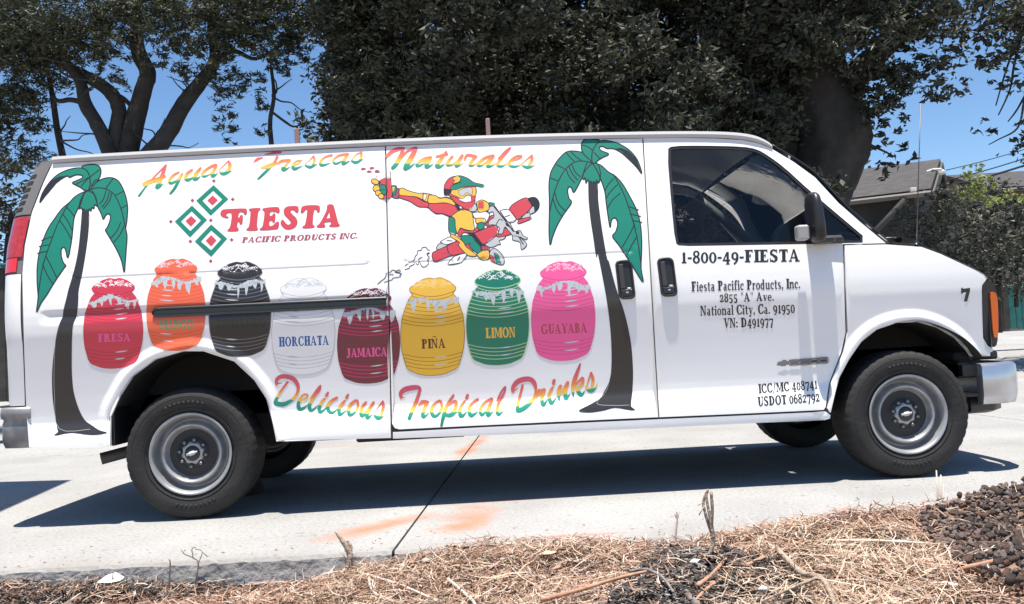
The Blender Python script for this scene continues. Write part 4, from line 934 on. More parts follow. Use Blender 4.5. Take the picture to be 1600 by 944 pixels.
for p in ([(30, 165), (45, 130), (80, 120), (300, 110), (318, 125), (320, 160), (305, 182), (288, 175), (285, 155), (235, 148), (220, 215), (240, 212), (245, 190), (262, 180), (275, 195), (270, 270), (255, 290), (242, 278), (235, 255), (217, 258), (210, 310), (230, 335), (222, 358), (112, 360), (108, 345), (140, 315), (160, 160), (110, 160), (92, 175), (98, 195), (120, 205), (115, 217), (70, 210), (38, 190)],
          [(345, 112), (462, 105), (465, 125), (440, 145), (425, 305), (438, 325), (432, 352), (318, 352), (315, 335), (345, 310), (362, 145), (343, 135)],
          [(492, 108), (655, 92), (675, 120), (672, 155), (655, 165), (640, 150), (570, 145), (565, 195), (595, 190), (605, 168), (622, 165), (630, 185), (620, 260), (605, 270), (595, 245), (562, 245), (560, 305), (600, 300), (635, 262), (655, 252), (670, 268), (660, 325), (640, 338), (465, 350), (460, 330), (492, 310), (515, 150), (490, 130)],
          [(690, 250), (700, 235), (715, 238), (735, 265), (760, 290), (790, 285), (800, 265), (780, 235), (735, 190), (720, 160), (722, 120), (750, 92), (800, 85), (870, 85), (882, 120), (875, 155), (855, 158), (830, 130), (800, 128), (790, 145), (810, 175), (855, 215), (870, 260), (850, 310), (800, 338), (745, 340), (705, 310), (685, 275)],
          [(905, 130), (925, 80), (1100, 75), (1112, 100), (1110, 145), (1090, 160), (1075, 125), (1045, 125), (1030, 285), (1055, 300), (1048, 320), (925, 328), (925, 305), (955, 290), (980, 125), (955, 125), (930, 160), (905, 158)],
          [(1190, 80), (1215, 66), (1250, 68), (1265, 90), (1310, 270), (1328, 285), (1322, 308), (1220, 312), (1215, 295), (1238, 280), (1230, 255), (1165, 262), (1155, 280), (1172, 295), (1165, 318), (1080, 318), (1080, 298), (1110, 280), (1180, 150), (1190, 110)]):
    D.poly(p, 'red', 'main', 1, .5, 'darkred')
D.poly([(1215, 150), (1222, 215), (1182, 220)], None)
text(D, 'PACIFIC PRODUCTS INC.', (377.5, 379.5), (559, 372.5), 8.8, 'darkred', 'sub', .07, .22)
D.build({'main': ('company_lettering', None, None), 'sub': ('company_subtitle', None, 'main')}, van)

# brush script
def script(org, sc, strokes, brk, hgt, name, cut=False):
    D = Decal(org, sc)
    for p, w in strokes: D.stroke(p, [v*1.12+.8 if v > 9 else v for v in w], 'fade')
    b = np.array(brk, float)/sc+np.array(org)
    def fade(P):
        y = np.interp(P[:, 0], b[:, 0], b[:, 1]); return .752+(P[:, 1]-y)/(hgt/sc)*.75
    D.build({'main': (name, None, None)}, van, cut, fade, step=8.)
script((210, 225), 8., [
    ([(392, 262), (330, 330), (250, 410), (140, 540), (58, 650)], [12, 14, 15, 17, 22]), ([(395, 265), (370, 330), (345, 400), (315, 470), (285, 540)], [20, 36, 42, 44, 46]), ([(285, 545), (320, 530), (360, 495)], [40, 25, 6]), ([(120, 505), (200, 470), (300, 440), (380, 405)], [40, 45, 42, 28]),
    ([(555, 355), (500, 385), (445, 440), (445, 485), (485, 485), (560, 430), (600, 375)], [20, 25, 30, 34, 25, 25, 20]), ([(592, 385), (550, 470), (500, 560), (450, 620)], [25, 30, 30, 24]),
    ([(720, 325), (660, 375), (640, 430), (670, 450), (740, 410), (830, 300)], [25, 35, 35, 35, 22, 20]), ([(825, 305), (770, 380), (750, 435), (780, 440), (825, 405)], [25, 42, 40, 30, 6]),
    ([(1010, 265), (930, 300), (850, 370), (870, 405), (920, 390), (1000, 330), (1025, 265)], [34, 28, 30, 28, 15, 22, 26]), ([(1020, 280), (985, 350), (975, 395), (1000, 395), (1040, 368)], [28, 34, 42, 30, 6]),
    ([(1060, 320), (1130, 260), (1175, 215)], [8, 10, 14]), ([(1178, 215), (1195, 265), (1180, 320), (1130, 360)], [20, 38, 32, 20]), ([(1065, 340), (1090, 368), (1140, 370), (1215, 337)], [18, 34, 32, 5])],
    [(50, 545), (130, 530), (1215, 335)], 250, 'script_lettering')
script((385, 225), 8., [
    ([(95, 228), (140, 190), (210, 172)], [10, 32, 8]), ([(230, 132), (330, 115), (425, 103)], [8, 26, 30]), ([(385, 165), (355, 225), (300, 290), (220, 370), (148, 438)], [30, 28, 28, 30, 20]), ([(190, 300), (280, 275), (375, 240)], [22, 40, 28]),
    ([(400, 245), (440, 215), (540, 205)], [24, 30, 30]), ([(535, 212), (490, 270), (455, 310), (480, 325), (545, 288)], [30, 25, 40, 30, 5]),
    ([(690, 205), (630, 215), (590, 250), (580, 290), (610, 312), (700, 275)], [10, 16, 24, 34, 34, 5]), ([(580, 275), (640, 250), (690, 210)], [16, 14, 10]),
    ([(730, 255), (790, 205), (840, 152)], [8, 10, 18]), ([(843, 160), (850, 210), (830, 262)], [20, 30, 22]), ([(735, 270), (800, 290), (885, 252)], [15, 32, 5]),
    ([(1065, 142), (985, 165), (925, 225), (945, 268), (1050, 240)], [28, 20, 28, 32, 5]),
    ([(1268, 130), (1160, 145), (1085, 205), (1115, 248), (1190, 215), (1255, 150)], [30, 24, 22, 24, 14, 18]), ([(1258, 142), (1215, 215), (1215, 248), (1295, 213)], [28, 32, 36, 5]),
    ([(1310, 205), (1380, 130), (1438, 108)], [8, 12, 16]), ([(1436, 110), (1435, 165), (1410, 215)], [28, 28, 18]), ([(1315, 212), (1370, 232), (1458, 193)], [18, 34, 5])],
    [(140, 330), (285, 308), (1460, 190)], 230, 'script_lettering')
script((595, 220), 6.4, [
    ([(60, 155), (110, 110), (170, 85), (230, 75)], [24, 34, 34, 20]), ([(225, 80), (195, 160), (150, 240), (120, 272)], [28, 34, 36, 32]), ([(190, 200), (260, 110), (345, 75)], [10, 22, 26]), ([(350, 80), (310, 160), (260, 240), (242, 278)], [36, 44, 44, 34]), ([(245, 285), (290, 265), (345, 222)], [30, 22, 6]),
    ([(500, 165), (430, 185), (370, 225), (360, 252), (400, 245), (485, 180)], [20, 26, 22, 22, 16, 16]), ([(500, 170), (455, 252), (475, 262), (525, 232)], [24, 36, 24, 5]),
    ([(655, 110), (600, 190), (560, 250), (590, 262), (645, 228)], [16, 30, 36, 26, 5]), ([(560, 160), (660, 135)], [22, 26]),
    ([(715, 160), (670, 215), (670, 245), (740, 225), (815, 150)], [22, 26, 24, 16, 16]), ([(815, 150), (760, 235), (765, 252), (825, 222)], [26, 34, 28, 5]),
    ([(840, 190), (865, 145), (950, 160)], [20, 24, 28]), ([(945, 165), (890, 235), (910, 250), (965, 222)], [26, 24, 20, 5]),
    ([(1125, 150), (1040, 175), (970, 235), (1000, 250), (1105, 175)], [24, 26, 22, 18, 14]), ([(1125, 155), (1070, 240), (1085, 258), (1155, 228)], [26, 30, 24, 5]),
    ([(1175, 180), (1240, 110), (1295, 72), (1250, 130), (1180, 210), (1170, 245), (1210, 255), (1275, 222)], [12, 14, 16, 16, 24, 26, 20, 5]),
    ([(1310, 200), (1380, 180), (1405, 155), (1350, 160), (1290, 210), (1290, 245), (1340, 260), (1405, 238)], [12, 16, 20, 20, 24, 24, 20, 5]),
    ([(1400, 235), (1470, 180), (1510, 150)], [6, 12, 18]), ([(1510, 150), (1510, 200), (1480, 240)], [22, 28, 20]), ([(1415, 245), (1470, 268), (1540, 243)], [16, 26, 5])],
    [(100, 226), (700, 240), (1540, 252)], 215, 'script_lettering')
script((420, 580), 8., [
    ([(95, 160), (100, 110), (150, 70), (230, 70), (310, 100), (360, 170), (365, 240), (330, 320), (260, 380), (180, 415), (100, 405), (85, 380), (120, 300), (180, 210), (235, 140)], [30, 40, 46, 50, 50, 42, 32, 30, 40, 50, 50, 42, 28, 24, 26]), ([(95, 160), (165, 152)], [22, 6]),
    ([(390, 375), (450, 355), (485, 305), (440, 295), (385, 350), (370, 430), (390, 475), (440, 460), (495, 415)], [18, 20, 22, 22, 28, 42, 42, 26, 6]),
    ([(520, 350), (590, 250), (645, 180), (630, 240), (560, 330), (510, 420), (520, 490), (560, 480), (615, 425)], [18, 22, 16, 26, 26, 38, 40, 26, 6]),
    ([(700, 345), (660, 390), (630, 460), (640, 510), (680, 495), (735, 445)], [22, 32, 38, 38, 24, 6]), ([(740, 272), (717, 310)], [26, 30]),
    ([(850, 335), (790, 370), (740, 430), (750, 500), (800, 520), (865, 470)], [30, 34, 38, 38, 28, 6]),
    ([(950, 370), (910, 420), (880, 480), (885, 540), (920, 530), (980, 485)], [24, 34, 38, 38, 24, 6]), ([(990, 297), (970, 335)], [26, 30]),
    ([(1090, 365), (1030, 410), (1000, 480), (1010, 545), (1060, 530), (1110, 460), (1110, 380), (1090, 365)], [26, 34, 38, 40, 26, 24, 28, 26]),
    ([(1215, 390), (1170, 450), (1150, 530), (1170, 560), (1220, 510), (1310, 390)], [26, 36, 36, 34, 24, 18]), ([(1310, 390), (1250, 490), (1225, 560), (1240, 585), (1295, 540)], [26, 40, 38, 32, 6]),
    ([(1330, 505), (1390, 420), (1425, 375)], [8, 14, 18]), ([(1425, 380), (1432, 450), (1405, 540)], [24, 36, 26]), ([(1320, 555), (1370, 587), (1440, 560)], [22, 42, 8])],
    [(70, 318), (100, 325), (500, 400), (900, 480), (1440, 572)], 300, 'script_lettering')
script((615, 580), 8.649, [
    ([(100, 360), (98, 300), (150, 250), (250, 225), (335, 222), (358, 262)], [30, 50, 62, 62, 50, 36]), ([(95, 358), (155, 360)], [24, 6]), ([(358, 250), (310, 400), (250, 540), (212, 640)], [32, 42, 46, 38]),
    ([(345, 465), (385, 400)], [24, 20]), ([(350, 455), (400, 420), (455, 422)], [36, 48, 44]), ([(450, 430), (410, 520), (395, 600), (420, 615), (480, 560)], [46, 38, 46, 30, 6]),
    ([(620, 400), (550, 450), (510, 530), (540, 605), (600, 590), (650, 500), (640, 420), (620, 400)], [30, 36, 42, 42, 30, 36, 30, 30]),
    ([(810, 325), (730, 450), (680, 590), (645, 740)], [26, 38, 46, 26]), ([(700, 490), (830, 410), (838, 490), (780, 590), (700, 592)], [20, 38, 42, 50, 40]), ([(790, 600), (875, 540)], [30, 6]),
    ([(960, 410), (900, 500), (900, 590), (930, 605), (995, 545)], [30, 36, 46, 38, 6]), ([(1000, 325), (985, 365)], [34, 34]),
    ([(1135, 385), (1050, 450), (1020, 530), (1050, 600), (1145, 545)], [34, 36, 38, 46, 6]),
    ([(1325, 375), (1230, 430), (1170, 520), (1190, 590), (1250, 540), (1335, 395)], [34, 34, 34, 36, 18, 22]), ([(1330, 390), (1280, 520), (1280, 595), (1345, 545)], [34, 46, 46, 6]),
    ([(1400, 400), (1450, 290), (1510, 210), (1490, 300), (1420, 430), (1400, 540), (1420, 585), (1480, 540)], [22, 24, 18, 26, 34, 36, 36, 6])],
    [(200, 563), (1450, 548)], 330, 'script_lettering')
script((790, 560), 9.4375, [
    ([(105, 490), (110, 430), (170, 350), (270, 310), (360, 310), (420, 360), (445, 450), (430, 560), (370, 650), (280, 730), (190, 770), (175, 730), (200, 600), (250, 400)], [38, 52, 66, 68, 66, 58, 36, 34, 46, 58, 58, 46, 32, 30]), ([(110, 490), (195, 440)], [24, 6]),
    ([(450, 575), (490, 460)], [30, 22]), ([(460, 540), (515, 490), (565, 470)], [46, 54, 42]), ([(570, 465), (535, 580), (545, 670), (570, 680), (625, 595)], [44, 42, 52, 40, 6]),
    ([(690, 435), (640, 540), (660, 640), (690, 655), (750, 575)], [34, 42, 52, 40, 6]), ([(715, 328), (705, 375)], [42, 42]),
    ([(810, 410), (775, 500), (790, 610)], [42, 46, 26]), ([(800, 545), (910, 360)], [24, 32]), ([(915, 360), (880, 480), (890, 590), (950, 525)], [44, 46, 54, 6]),
    ([(1100, 85), (1030, 280), (990, 430), (1000, 560)], [24, 54, 46, 20]), ([(1010, 425), (1130, 290), (1130, 380), (1060, 450)], [24, 36, 38, 24]), ([(1050, 450), (1090, 520), (1120, 545), (1170, 475)], [42, 54, 40, 6]),
    ([(1190, 415), (1260, 215)], [16, 26]), ([(1260, 215), (1290, 320), (1265, 430)], [30, 42, 30]), ([(1190, 435), (1260, 480), (1330, 430), (1352, 350)], [42, 54, 20, 5])],
    [(150, 715), (180, 708), (600, 605), (1000, 500), (1340, 432)], 420, 'script_lettering')

# door lettering
D = Decal()
text(D, '1-800-49-FIESTA', (1064, 411.5), (1249.5, 408.8), 19.5, 'black', 'a', .05)
D.build({'a': ('phone_lettering', None, None)}, van, False)
D = Decal()
text(D, 'Fiesta Pacific Products, Inc.', (1080.5, 455.5), (1250.5, 450.5), 15.5, 'black', 'a', .05)
text(D, '2855 "A" Ave.', (1124.5, 472.5), (1209.5, 470), 14, 'black', 'a', .05)
text(D, 'National City, Ca. 91950', (1094.5, 493.5), (1242, 489.3), 15.5, 'black', 'a', .05)
text(D, 'VN: D491977', (1131, 512.5), (1208.5, 510), 15, 'black', 'a', .05)
D.build({'a': ('address_lettering', None, None)}, van, False)
D = Decal()
text(D, 'ICC/MC 408741', (1185.5, 614.8), (1277.5, 607.5), 14.5, 'black', 'a', .05)
text(D, 'USDOT 0682792', (1184.5, 634.8), (1281, 627.3), 14.5, 'black', 'a', .05)
D.build({'a': ('permit_lettering', None, None)}, van, False)
D = Decal(); D.poly([(1501.5, 450.5), (1504, 449.5), (1504.5, 451.5), (1515.5, 450), (1515.5, 454), (1511, 471), (1506, 471.5), (1509.5, 456.5), (1504.5, 457.5), (1502.8, 459.5), (1501.5, 459)], 'black', 'a'); D.build({'a': ('fleet_number', None, None)}, van, False)
# badge with a bow-tie and four block digits
D = Decal((1160, 550), 9.4375)
D.poly([(508, 198), (530, 150), (580, 146), (590, 125), (640, 123), (645, 145), (680, 142), (668, 182), (640, 186), (630, 204), (560, 206), (565, 194)], 'silver', 'a', 0, .5)
for x0, x1, y0, bars in ((690, 830, 120, ((.28, .36), (.60, .70))), (838, 980, 110, ((.28, .38), (.62, .72))), (988, 1115, 98, ((.34, .70),)), (1122, 1252, 88, ((.34, .70),))):
    D.poly([(x0, y0), (x1, y0-6), (x1+2, y0+72), (x0, y0+78)], 'silver', 'a', 0, .7)
    for b0, b1 in bars: D.poly([(x0+22, y0+78*b0), (x1-18, y0-5+78*b0), (x1-18, y0-5+78*b1), (x0+22, y0+78*b1)], 'black', 'a')
D.build({'a': ('door_badge', None, None)}, van, False, off=.005)

# motocross rider
D = Decal((550, 250), 9.4375); L1 = 1.25
for c in ((170, 132), (297, 120), (257, 172)): D.poly([(c[0]-42, c[1]+4), (c[0]-20, c[1]-17), (c[0]+8, c[1]-16), (c[0]+45, c[1]-3), (c[0]+5, c[1]+18), (c[0]-28, c[1]+18)], 'darkred', 'r', 1)
D.stroke([(400, 180), (480, 178), (565, 172)], 6, 'grey', 'r'); D.stroke([(355, 242), (470, 232), (565, 210)], 5, 'grey', 'r'); D.stroke([(355, 225), (355, 300)], 7, 'black', 'r'); 
D.poly([(410, 300), (470, 275), (565, 270), (585, 540), (500, 570), (460, 550), (520, 480), (510, 420), (400, 360)], 'red', 'r', 0, .6)
D.stroke([(565, 180), (577, 330), (592, 545)], 10, 'black', 'r'); D.poly([(335, 165), (370, 145), (410, 170), (385, 190), (345, 185)], 'darkred', 'r', 1, .5)
D.poly([(400, 360), (500, 380), (520, 480), (480, 510), (430, 490)], 'green', 'r', 0, L1); D.stroke([(440, 435), (510, 450)], 8, 'black', 'r'); D.stroke([(495, 380), (520, 480)], 14, 'black', 'r'); D.poly([(385, 300), (425, 330), (408, 375)], 'black', 'r')
for c, r_ in (((340, 322), (58, 38)), ((360, 422), (52, 50)), ((390, 490), (46, 40)), ((430, 537), (42, 38))): D.ell(c, r_, 'yellow', 'r', L1, .4)
D.poly([(590, 380), (650, 383), (662, 430), (640, 515), (600, 520)], 'green', 'r', 0, L1); D.poly([(593, 400), (630, 400), (625, 430), (600, 480)], 'yellow', 'r')
D.poly([(600, 520), (640, 512), (660, 435), (700, 430), (700, 555), (640, 567), (600, 550)], 'darkred', 'r', 0, L1)
D.poly([(700, 515), (830, 535), (960, 555), (1050, 610), (1180, 640), (1370, 640), (1510, 690), (1570, 720), (1560, 820), (1430, 832), (1330, 795), (1230, 792), (1120, 705), (980, 690), (850, 612), (700, 557)], 'red', 'r', 0, L1)
D.poly([(700, 430), (750, 415), (820, 450), (960, 490), (1070, 490), (1180, 515), (1300, 560), (1400, 550), (1530, 600), (1530, 690), (1370, 630), (1180, 640), (1080, 610), (960, 550), (830, 535), (700, 515)], 'yellow', 'r', 0, L1)
D.poly([(1045, 505), (1105, 518), (1060, 600)], 'white', 'r', 0, .8); D.stroke([(1050, 500), (1045, 590)], 14, 'black', 'r')
D.frame((670, 260), 5.9)
def rp(p, c, w=L1, sm=0): D.poly(p, c, 'r', sm, w)
rp([(70, 750), (95, 715), (150, 710), (165, 735), (85, 770)], 'grey')
rp([(105, 695), (200, 650), (250, 690), (160, 722)], 'white'); D.stroke([(170, 685), (215, 690)], 9, 'black', 'r')
rp([(235, 830), (355, 800), (300, 885), (175, 905)], 'white'); D.stroke([(262, 875), (285, 835)], 9, 'black', 'r')
rp([(35, 795), (165, 735), (260, 690), (340, 660), (400, 640), (430, 760), (350, 795), (190, 830), (70, 880), (45, 870), (30, 830)], 'red'); D.stroke([(165, 735), (185, 800), (225, 825)], 9, 'black', 'r'); D.poly([(60, 800), (180, 795), (215, 830), (170, 810)], 'darkred', 'r')
rp([(515, 715), (600, 650), (705, 645), (690, 672), (650, 685), (662, 722), (640, 722), (600, 742), (545, 747)], 'grey')
rp([(900, 300), (960, 280), (1000, 295), (1025, 345), (1010, 400), (960, 440), (930, 440), (945, 370)], 'black', .6, 1)
rp([(850, 470), (880, 440), (930, 430), (930, 470), (880, 485)], 'grey'); rp([(930, 390), (968, 370), (975, 420), (930, 440)], 'grey', .7)
rp([(830, 490), (930, 470), (935, 490), (825, 530)], 'red')
rp([(735, 405), (775, 350), (890, 290), (930, 330), (950, 370), (900, 430), (810, 490)], 'red')
rp([(640, 640), (690, 570), (760, 600), (750, 630), (640, 655)], 'red')
rp([(520, 540), (580, 450), (620, 500), (570, 560)], 'red')
rp([(545, 380), (600, 365), (640, 410), (690, 480), (750, 530), (790, 600), (840, 590), (870, 640), (910, 660), (890, 677), (835, 650), (905, 720), (855, 770), (840, 700), (775, 680), (770, 640), (730, 590), (700, 560), (680, 620), (640, 620), (650, 570), (600, 540), (550, 540), (560, 500), (600, 470), (590, 420), (550, 430)], 'grey')
D.stroke([(600, 370), (680, 470), (780, 600)], 12, 'black', 'r'); D.stroke([(620, 540), (650, 490), (680, 500)], 8, 'black', 'r'); D.poly([(700, 520), (740, 540), (760, 570), (715, 550)], 'black', 'r'); D.poly([(800, 600), (835, 600), (830, 630), (805, 625)], 'black', 'r'); D.stroke([(830, 650), (870, 720)], 10, 'black', 'r'); D.stroke([(780, 640), (830, 650)], 6, 'black', 'r')
rp([(655, 410), (735, 400), (805, 490), (735, 515)], 'white'); D.stroke([(705, 465), (748, 452)], 9, 'black', 'r')
rp([(420, 615), (600, 545), (630, 570), (630, 630), (500, 722), (430, 650)], 'red')
rp([(400, 430), (520, 415), (560, 450), (520, 530), (430, 485)], 'white')
rp([(0, 345), (150, 340), (240, 365), (275, 405), (210, 460), (130, 437), (60, 432), (0, 385)], 'red')
rp([(0, 265), (60, 268), (100, 295), (160, 290), (230, 320), (240, 362), (150, 337), (0, 340)], 'yellow')
rp([(185, 465), (240, 490), (252, 622), (185, 602)], 'green')
rp([(205, 460), (285, 405), (330, 400), (395, 425), (410, 500), (415, 592), (330, 582), (290, 570), (265, 622), (245, 560), (240, 490)], 'yellow')
rp([(265, 627), (290, 575), (340, 592), (415, 592), (440, 560), (462, 590), (400, 617), (320, 612), (290, 650)], 'red')
rp([(430, 480), (510, 480), (520, 520), (440, 525)], 'yellow'); rp([(435, 545), (470, 515), (512, 520), (512, 570), (470, 592)], 'green', L1, 1)
rp([(340, 610), (420, 620), (490, 710), (550, 747), (480, 772), (420, 660)], 'black', .5)
rp([(300, 640), (390, 640), (430, 690), (480, 750), (465, 805), (420, 780), (375, 740), (380, 710), (330, 722), (295, 660)], 'green')
rp([(205, 625), (250, 640), (320, 700), (345, 742), (420, 800), (440, 827), (360, 822), (275, 730), (282, 700), (200, 652)], 'yellow')
rp([(485, 730), (550, 742), (557, 780), (490, 775)], 'darkred'); rp([(440, 815), (490, 780), (552, 777), (552, 855), (490, 862)], 'yellow')
rp([(555, 790), (600, 750), (660, 790), (700, 860), (690, 910), (640, 905), (570, 870)], 'grey', L1, 1); rp([(600, 798), (640, 820), (662, 900), (625, 890)], 'green', .8); rp([(560, 820), (592, 830), (612, 890), (570, 868)], 'red', .8)
rp([(140, 210), (150, 160), (190, 110), (240, 92), (290, 88), (350, 110), (400, 140), (430, 190), (430, 270), (420, 330), (380, 387), (330, 402), (240, 340), (190, 270), (145, 265)], 'red', 1.2)
rp([(240, 345), (280, 355), (330, 402), (265, 405)], 'black', .5); D.poly([(280, 370), (300, 375), (305, 390), (290, 388)], 'white', 'r')
rp([(360, 400), (420, 340), (445, 380), (430, 415), (380, 415)], 'grey')
D.poly([(140, 205), (205, 212), (212, 240), (182, 266), (145, 262)], 'black', 'r')
rp([(205, 240), (225, 212), (330, 195), (432, 195), (432, 268), (400, 272), (350, 265), (310, 302), (262, 280), (208, 257)], 'yellow', .8)
rp([(270, 225), (330, 203), (395, 197), (397, 262), (350, 242), (320, 272), (285, 265)], 'grey', .7)
rp([(260, 290), (310, 302), (350, 270), (385, 275), (390, 322), (340, 332), (290, 315)], 'white', .6)
rp([(195, 275), (262, 292), (310, 332), (390, 327), (430, 318), (402, 372), (365, 402), (260, 347), (215, 300)], 'red', .8)
rp([(265, 88), (300, 88), (360, 110), (420, 150), (502, 170), (498, 192), (420, 182), (330, 187), (250, 217), (200, 212), (215, 178), (280, 150), (292, 115)], 'green', 1.0)
rp([(215, 112), (265, 88), (292, 110), (280, 142), (220, 167), (240, 132)], 'yellow', .7); D.stroke([(220, 165), (270, 150), (295, 155)], 8, 'black', 'r')
rp([(440, 330), (490, 310), (548, 340), (552, 400), (480, 425), (455, 415)], 'yellow'); rp([(460, 332), (500, 325), (502, 390), (460, 387)], 'red', .7); rp([(555, 332), (602, 340), (602, 367), (555, 362)], 'green', .8)
D.frame((580, 370), 7.273)
for p in ([(75, 538), (110, 505), (150, 475), (170, 440), (170, 420), (220, 400), (240, 378), (280, 388), (320, 375), (328, 398), (270, 402), (300, 410), (345, 420), (325, 440), (330, 455), (250, 470), (235, 490), (200, 500), (150, 517)], [(205, 435), (240, 425), (250, 440)], [(385, 330), (420, 305), (455, 288), (490, 260), (500, 225), (525, 195), (530, 160), (570, 152), (580, 125), (620, 120), (640, 145), (662, 155)], [(660, 190), (635, 205), (660, 235), (640, 265), (655, 295), (625, 335), (590, 345), (565, 320), (555, 290), (545, 285), (530, 318), (505, 300), (465, 325), (440, 335), (430, 358), (385, 372)], [(535, 260), (560, 240), (580, 232)], [(630, 190), (662, 182)]):
    D.stroke(p, 8., 'black', 'smoke')
D.build({'r': ('rider_print', 'cartoon motocross rider print holding out a red drink', None), 'smoke': ('exhaust_puffs', None, 'r')}, van)

# ------------------------------------------------------------------ ground, driveway, soil
def edge_y(x): return -1.052-.044*x
M_CONC = bpy.data.materials.new('concrete'); M_CONC.use_nodes = True
n, l = M_CONC.node_tree.nodes, M_CONC.node_tree.links; b = n['Principled BSDF']; b.inputs['Roughness'].default_value = .85
tc = n.new('ShaderNodeTexCoord')
def _noise(sc, det, dist=0.): t = n.new('ShaderNodeTexNoise'); t.inputs['Scale'].default_value = sc; t.inputs['Detail'].default_value = det; t.inputs['Distortion'].default_value = dist; l.new(tc.outputs['Object'], t.inputs['Vector']); return t.outputs['Fac']
def _ramp(f, stops):
    r = n.new('ShaderNodeValToRGB'); e = r.color_ramp.elements
    while len(e) < len(stops): e.new(.5)
    for q, (p, c) in zip(e, stops): q.position = p; q.color = (*c, 1)
    l.new(f, r.inputs['Fac']); return r.outputs['Color']
def _mix(f, a, c_, mode='MIX', fac=None):
    m_ = n.new('ShaderNodeMix'); m_.data_type = 'RGBA'; m_.blend_type = mode
    if f is not None: l.new(f, m_.inputs['Factor'])
    else: m_.inputs['Factor'].default_value = fac
    for s, i in ((a, 6), (c_, 7)):
        if isinstance(s, tuple): m_.inputs[i].default_value = (*s, 1)
        else: l.new(s, m_.inputs[i])
    return m_.outputs[2]
base = _ramp(_noise(1.3, 8, .3), [(.3, (.305, .303, .298)), (.7, (.39, .39, .384))])
fine = _ramp(_noise(55, 6), [(.36, (.55, .55, .54)), (.58, (1, 1, 1))]); base = _mix(None, base, fine, 'MULTIPLY', .5)
spk = _ramp(_noise(17, 3), [(.29, (.38, .37, .36)), (.36, (1, 1, 1))]); base = _mix(None, base, spk, 'MULTIPLY', .6)
# rust run-off stains with a shape of their own
sep = n.new('ShaderNodeSeparateXYZ'); l.new(tc.outputs['Object'], sep.inputs[0])
def _math(op, a, c_):
    m_ = n.new('ShaderNodeMath'); m_.operation = op
    for s, i in ((a, 0), (c_, 1)):
        if isinstance(s, (int, float)): m_.inputs[i].default_value = s
        else: l.new(s, m_.inputs[i])
    return m_.outputs[0]
nz = _math('SUBTRACT', _noise(2.6, 6, .6), .5)
stain = None
for cx_, cy_, rx, ry, ang, k in ((1.47, -.42, .17, .46, -.15, 1.0), (1.02, -.52, .13, .48, -.75, .8), (1.62, .10, .42, .10, .1, .4), (1.47, 3.2, .10, 1.0, -.12, 1.2), (1.85, -.99, .35, .035, 0, .9), (.25, 3.9, .5, .12, 0, .35)):
    dx = _math('SUBTRACT', sep.outputs[0], cx_); dy = _math('SUBTRACT', sep.outputs[1], cy_); ca, sa = math.cos(ang), math.sin(ang)
    u = _math('DIVIDE', _math('ADD', _math('MULTIPLY', dx, ca), _math('MULTIPLY', dy, sa)), rx); v = _math('DIVIDE', _math('SUBTRACT', _math('MULTIPLY', dy, ca), _math('MULTIPLY', dx, sa)), ry)
    d = _math('SQRT', _math('ADD', _math('MULTIPLY', u, u), _math('MULTIPLY', v, v)), 0)
    q = _math('MULTIPLY', _math('MAXIMUM', _math('SUBTRACT', _math('ADD', 1, _math('MULTIPLY', nz, 2.2)), d), 0), k)
    stain = q if stain is None else _math('MAXIMUM', stain, q)
base = _mix(_math('MINIMUM', stain, .8), base, (.40, .165, .08))
# grime towards the broken front edge
ed = _math('ADD', _math('ADD', sep.outputs[1], 1.052), _math('MULTIPLY', sep.outputs[0], .044))
gr = _math('MULTIPLY', _math('MAXIMUM', _math('SUBTRACT', .22, _math('ADD', ed, _math('MULTIPLY', nz, .45))), 0), 2.4)
base = _mix(_math('MINIMUM', gr, .55), base, (.27, .25, .23))
l.new(base, b.inputs['Base Color'])
bp = n.new('ShaderNodeBump'); bp.inputs['Strength'].default_value = .35; bp.inputs['Distance'].default_value = .01; l.new(_noise(40, 8), bp.inputs['Height']); l.new(bp.outputs['Normal'], b.inputs['Normal'])
M_CONCEDGE = mat('concrete_edge', (.22, .215, .21), .95, noise=((.36, .35, .34), 9, 8), bump=.9, bscale=26)
M_SOIL = mat('dry_soil', (.17, .105, .075), .95, noise=((.30, .19, .13), 6, 8), bump=1., bscale=30)

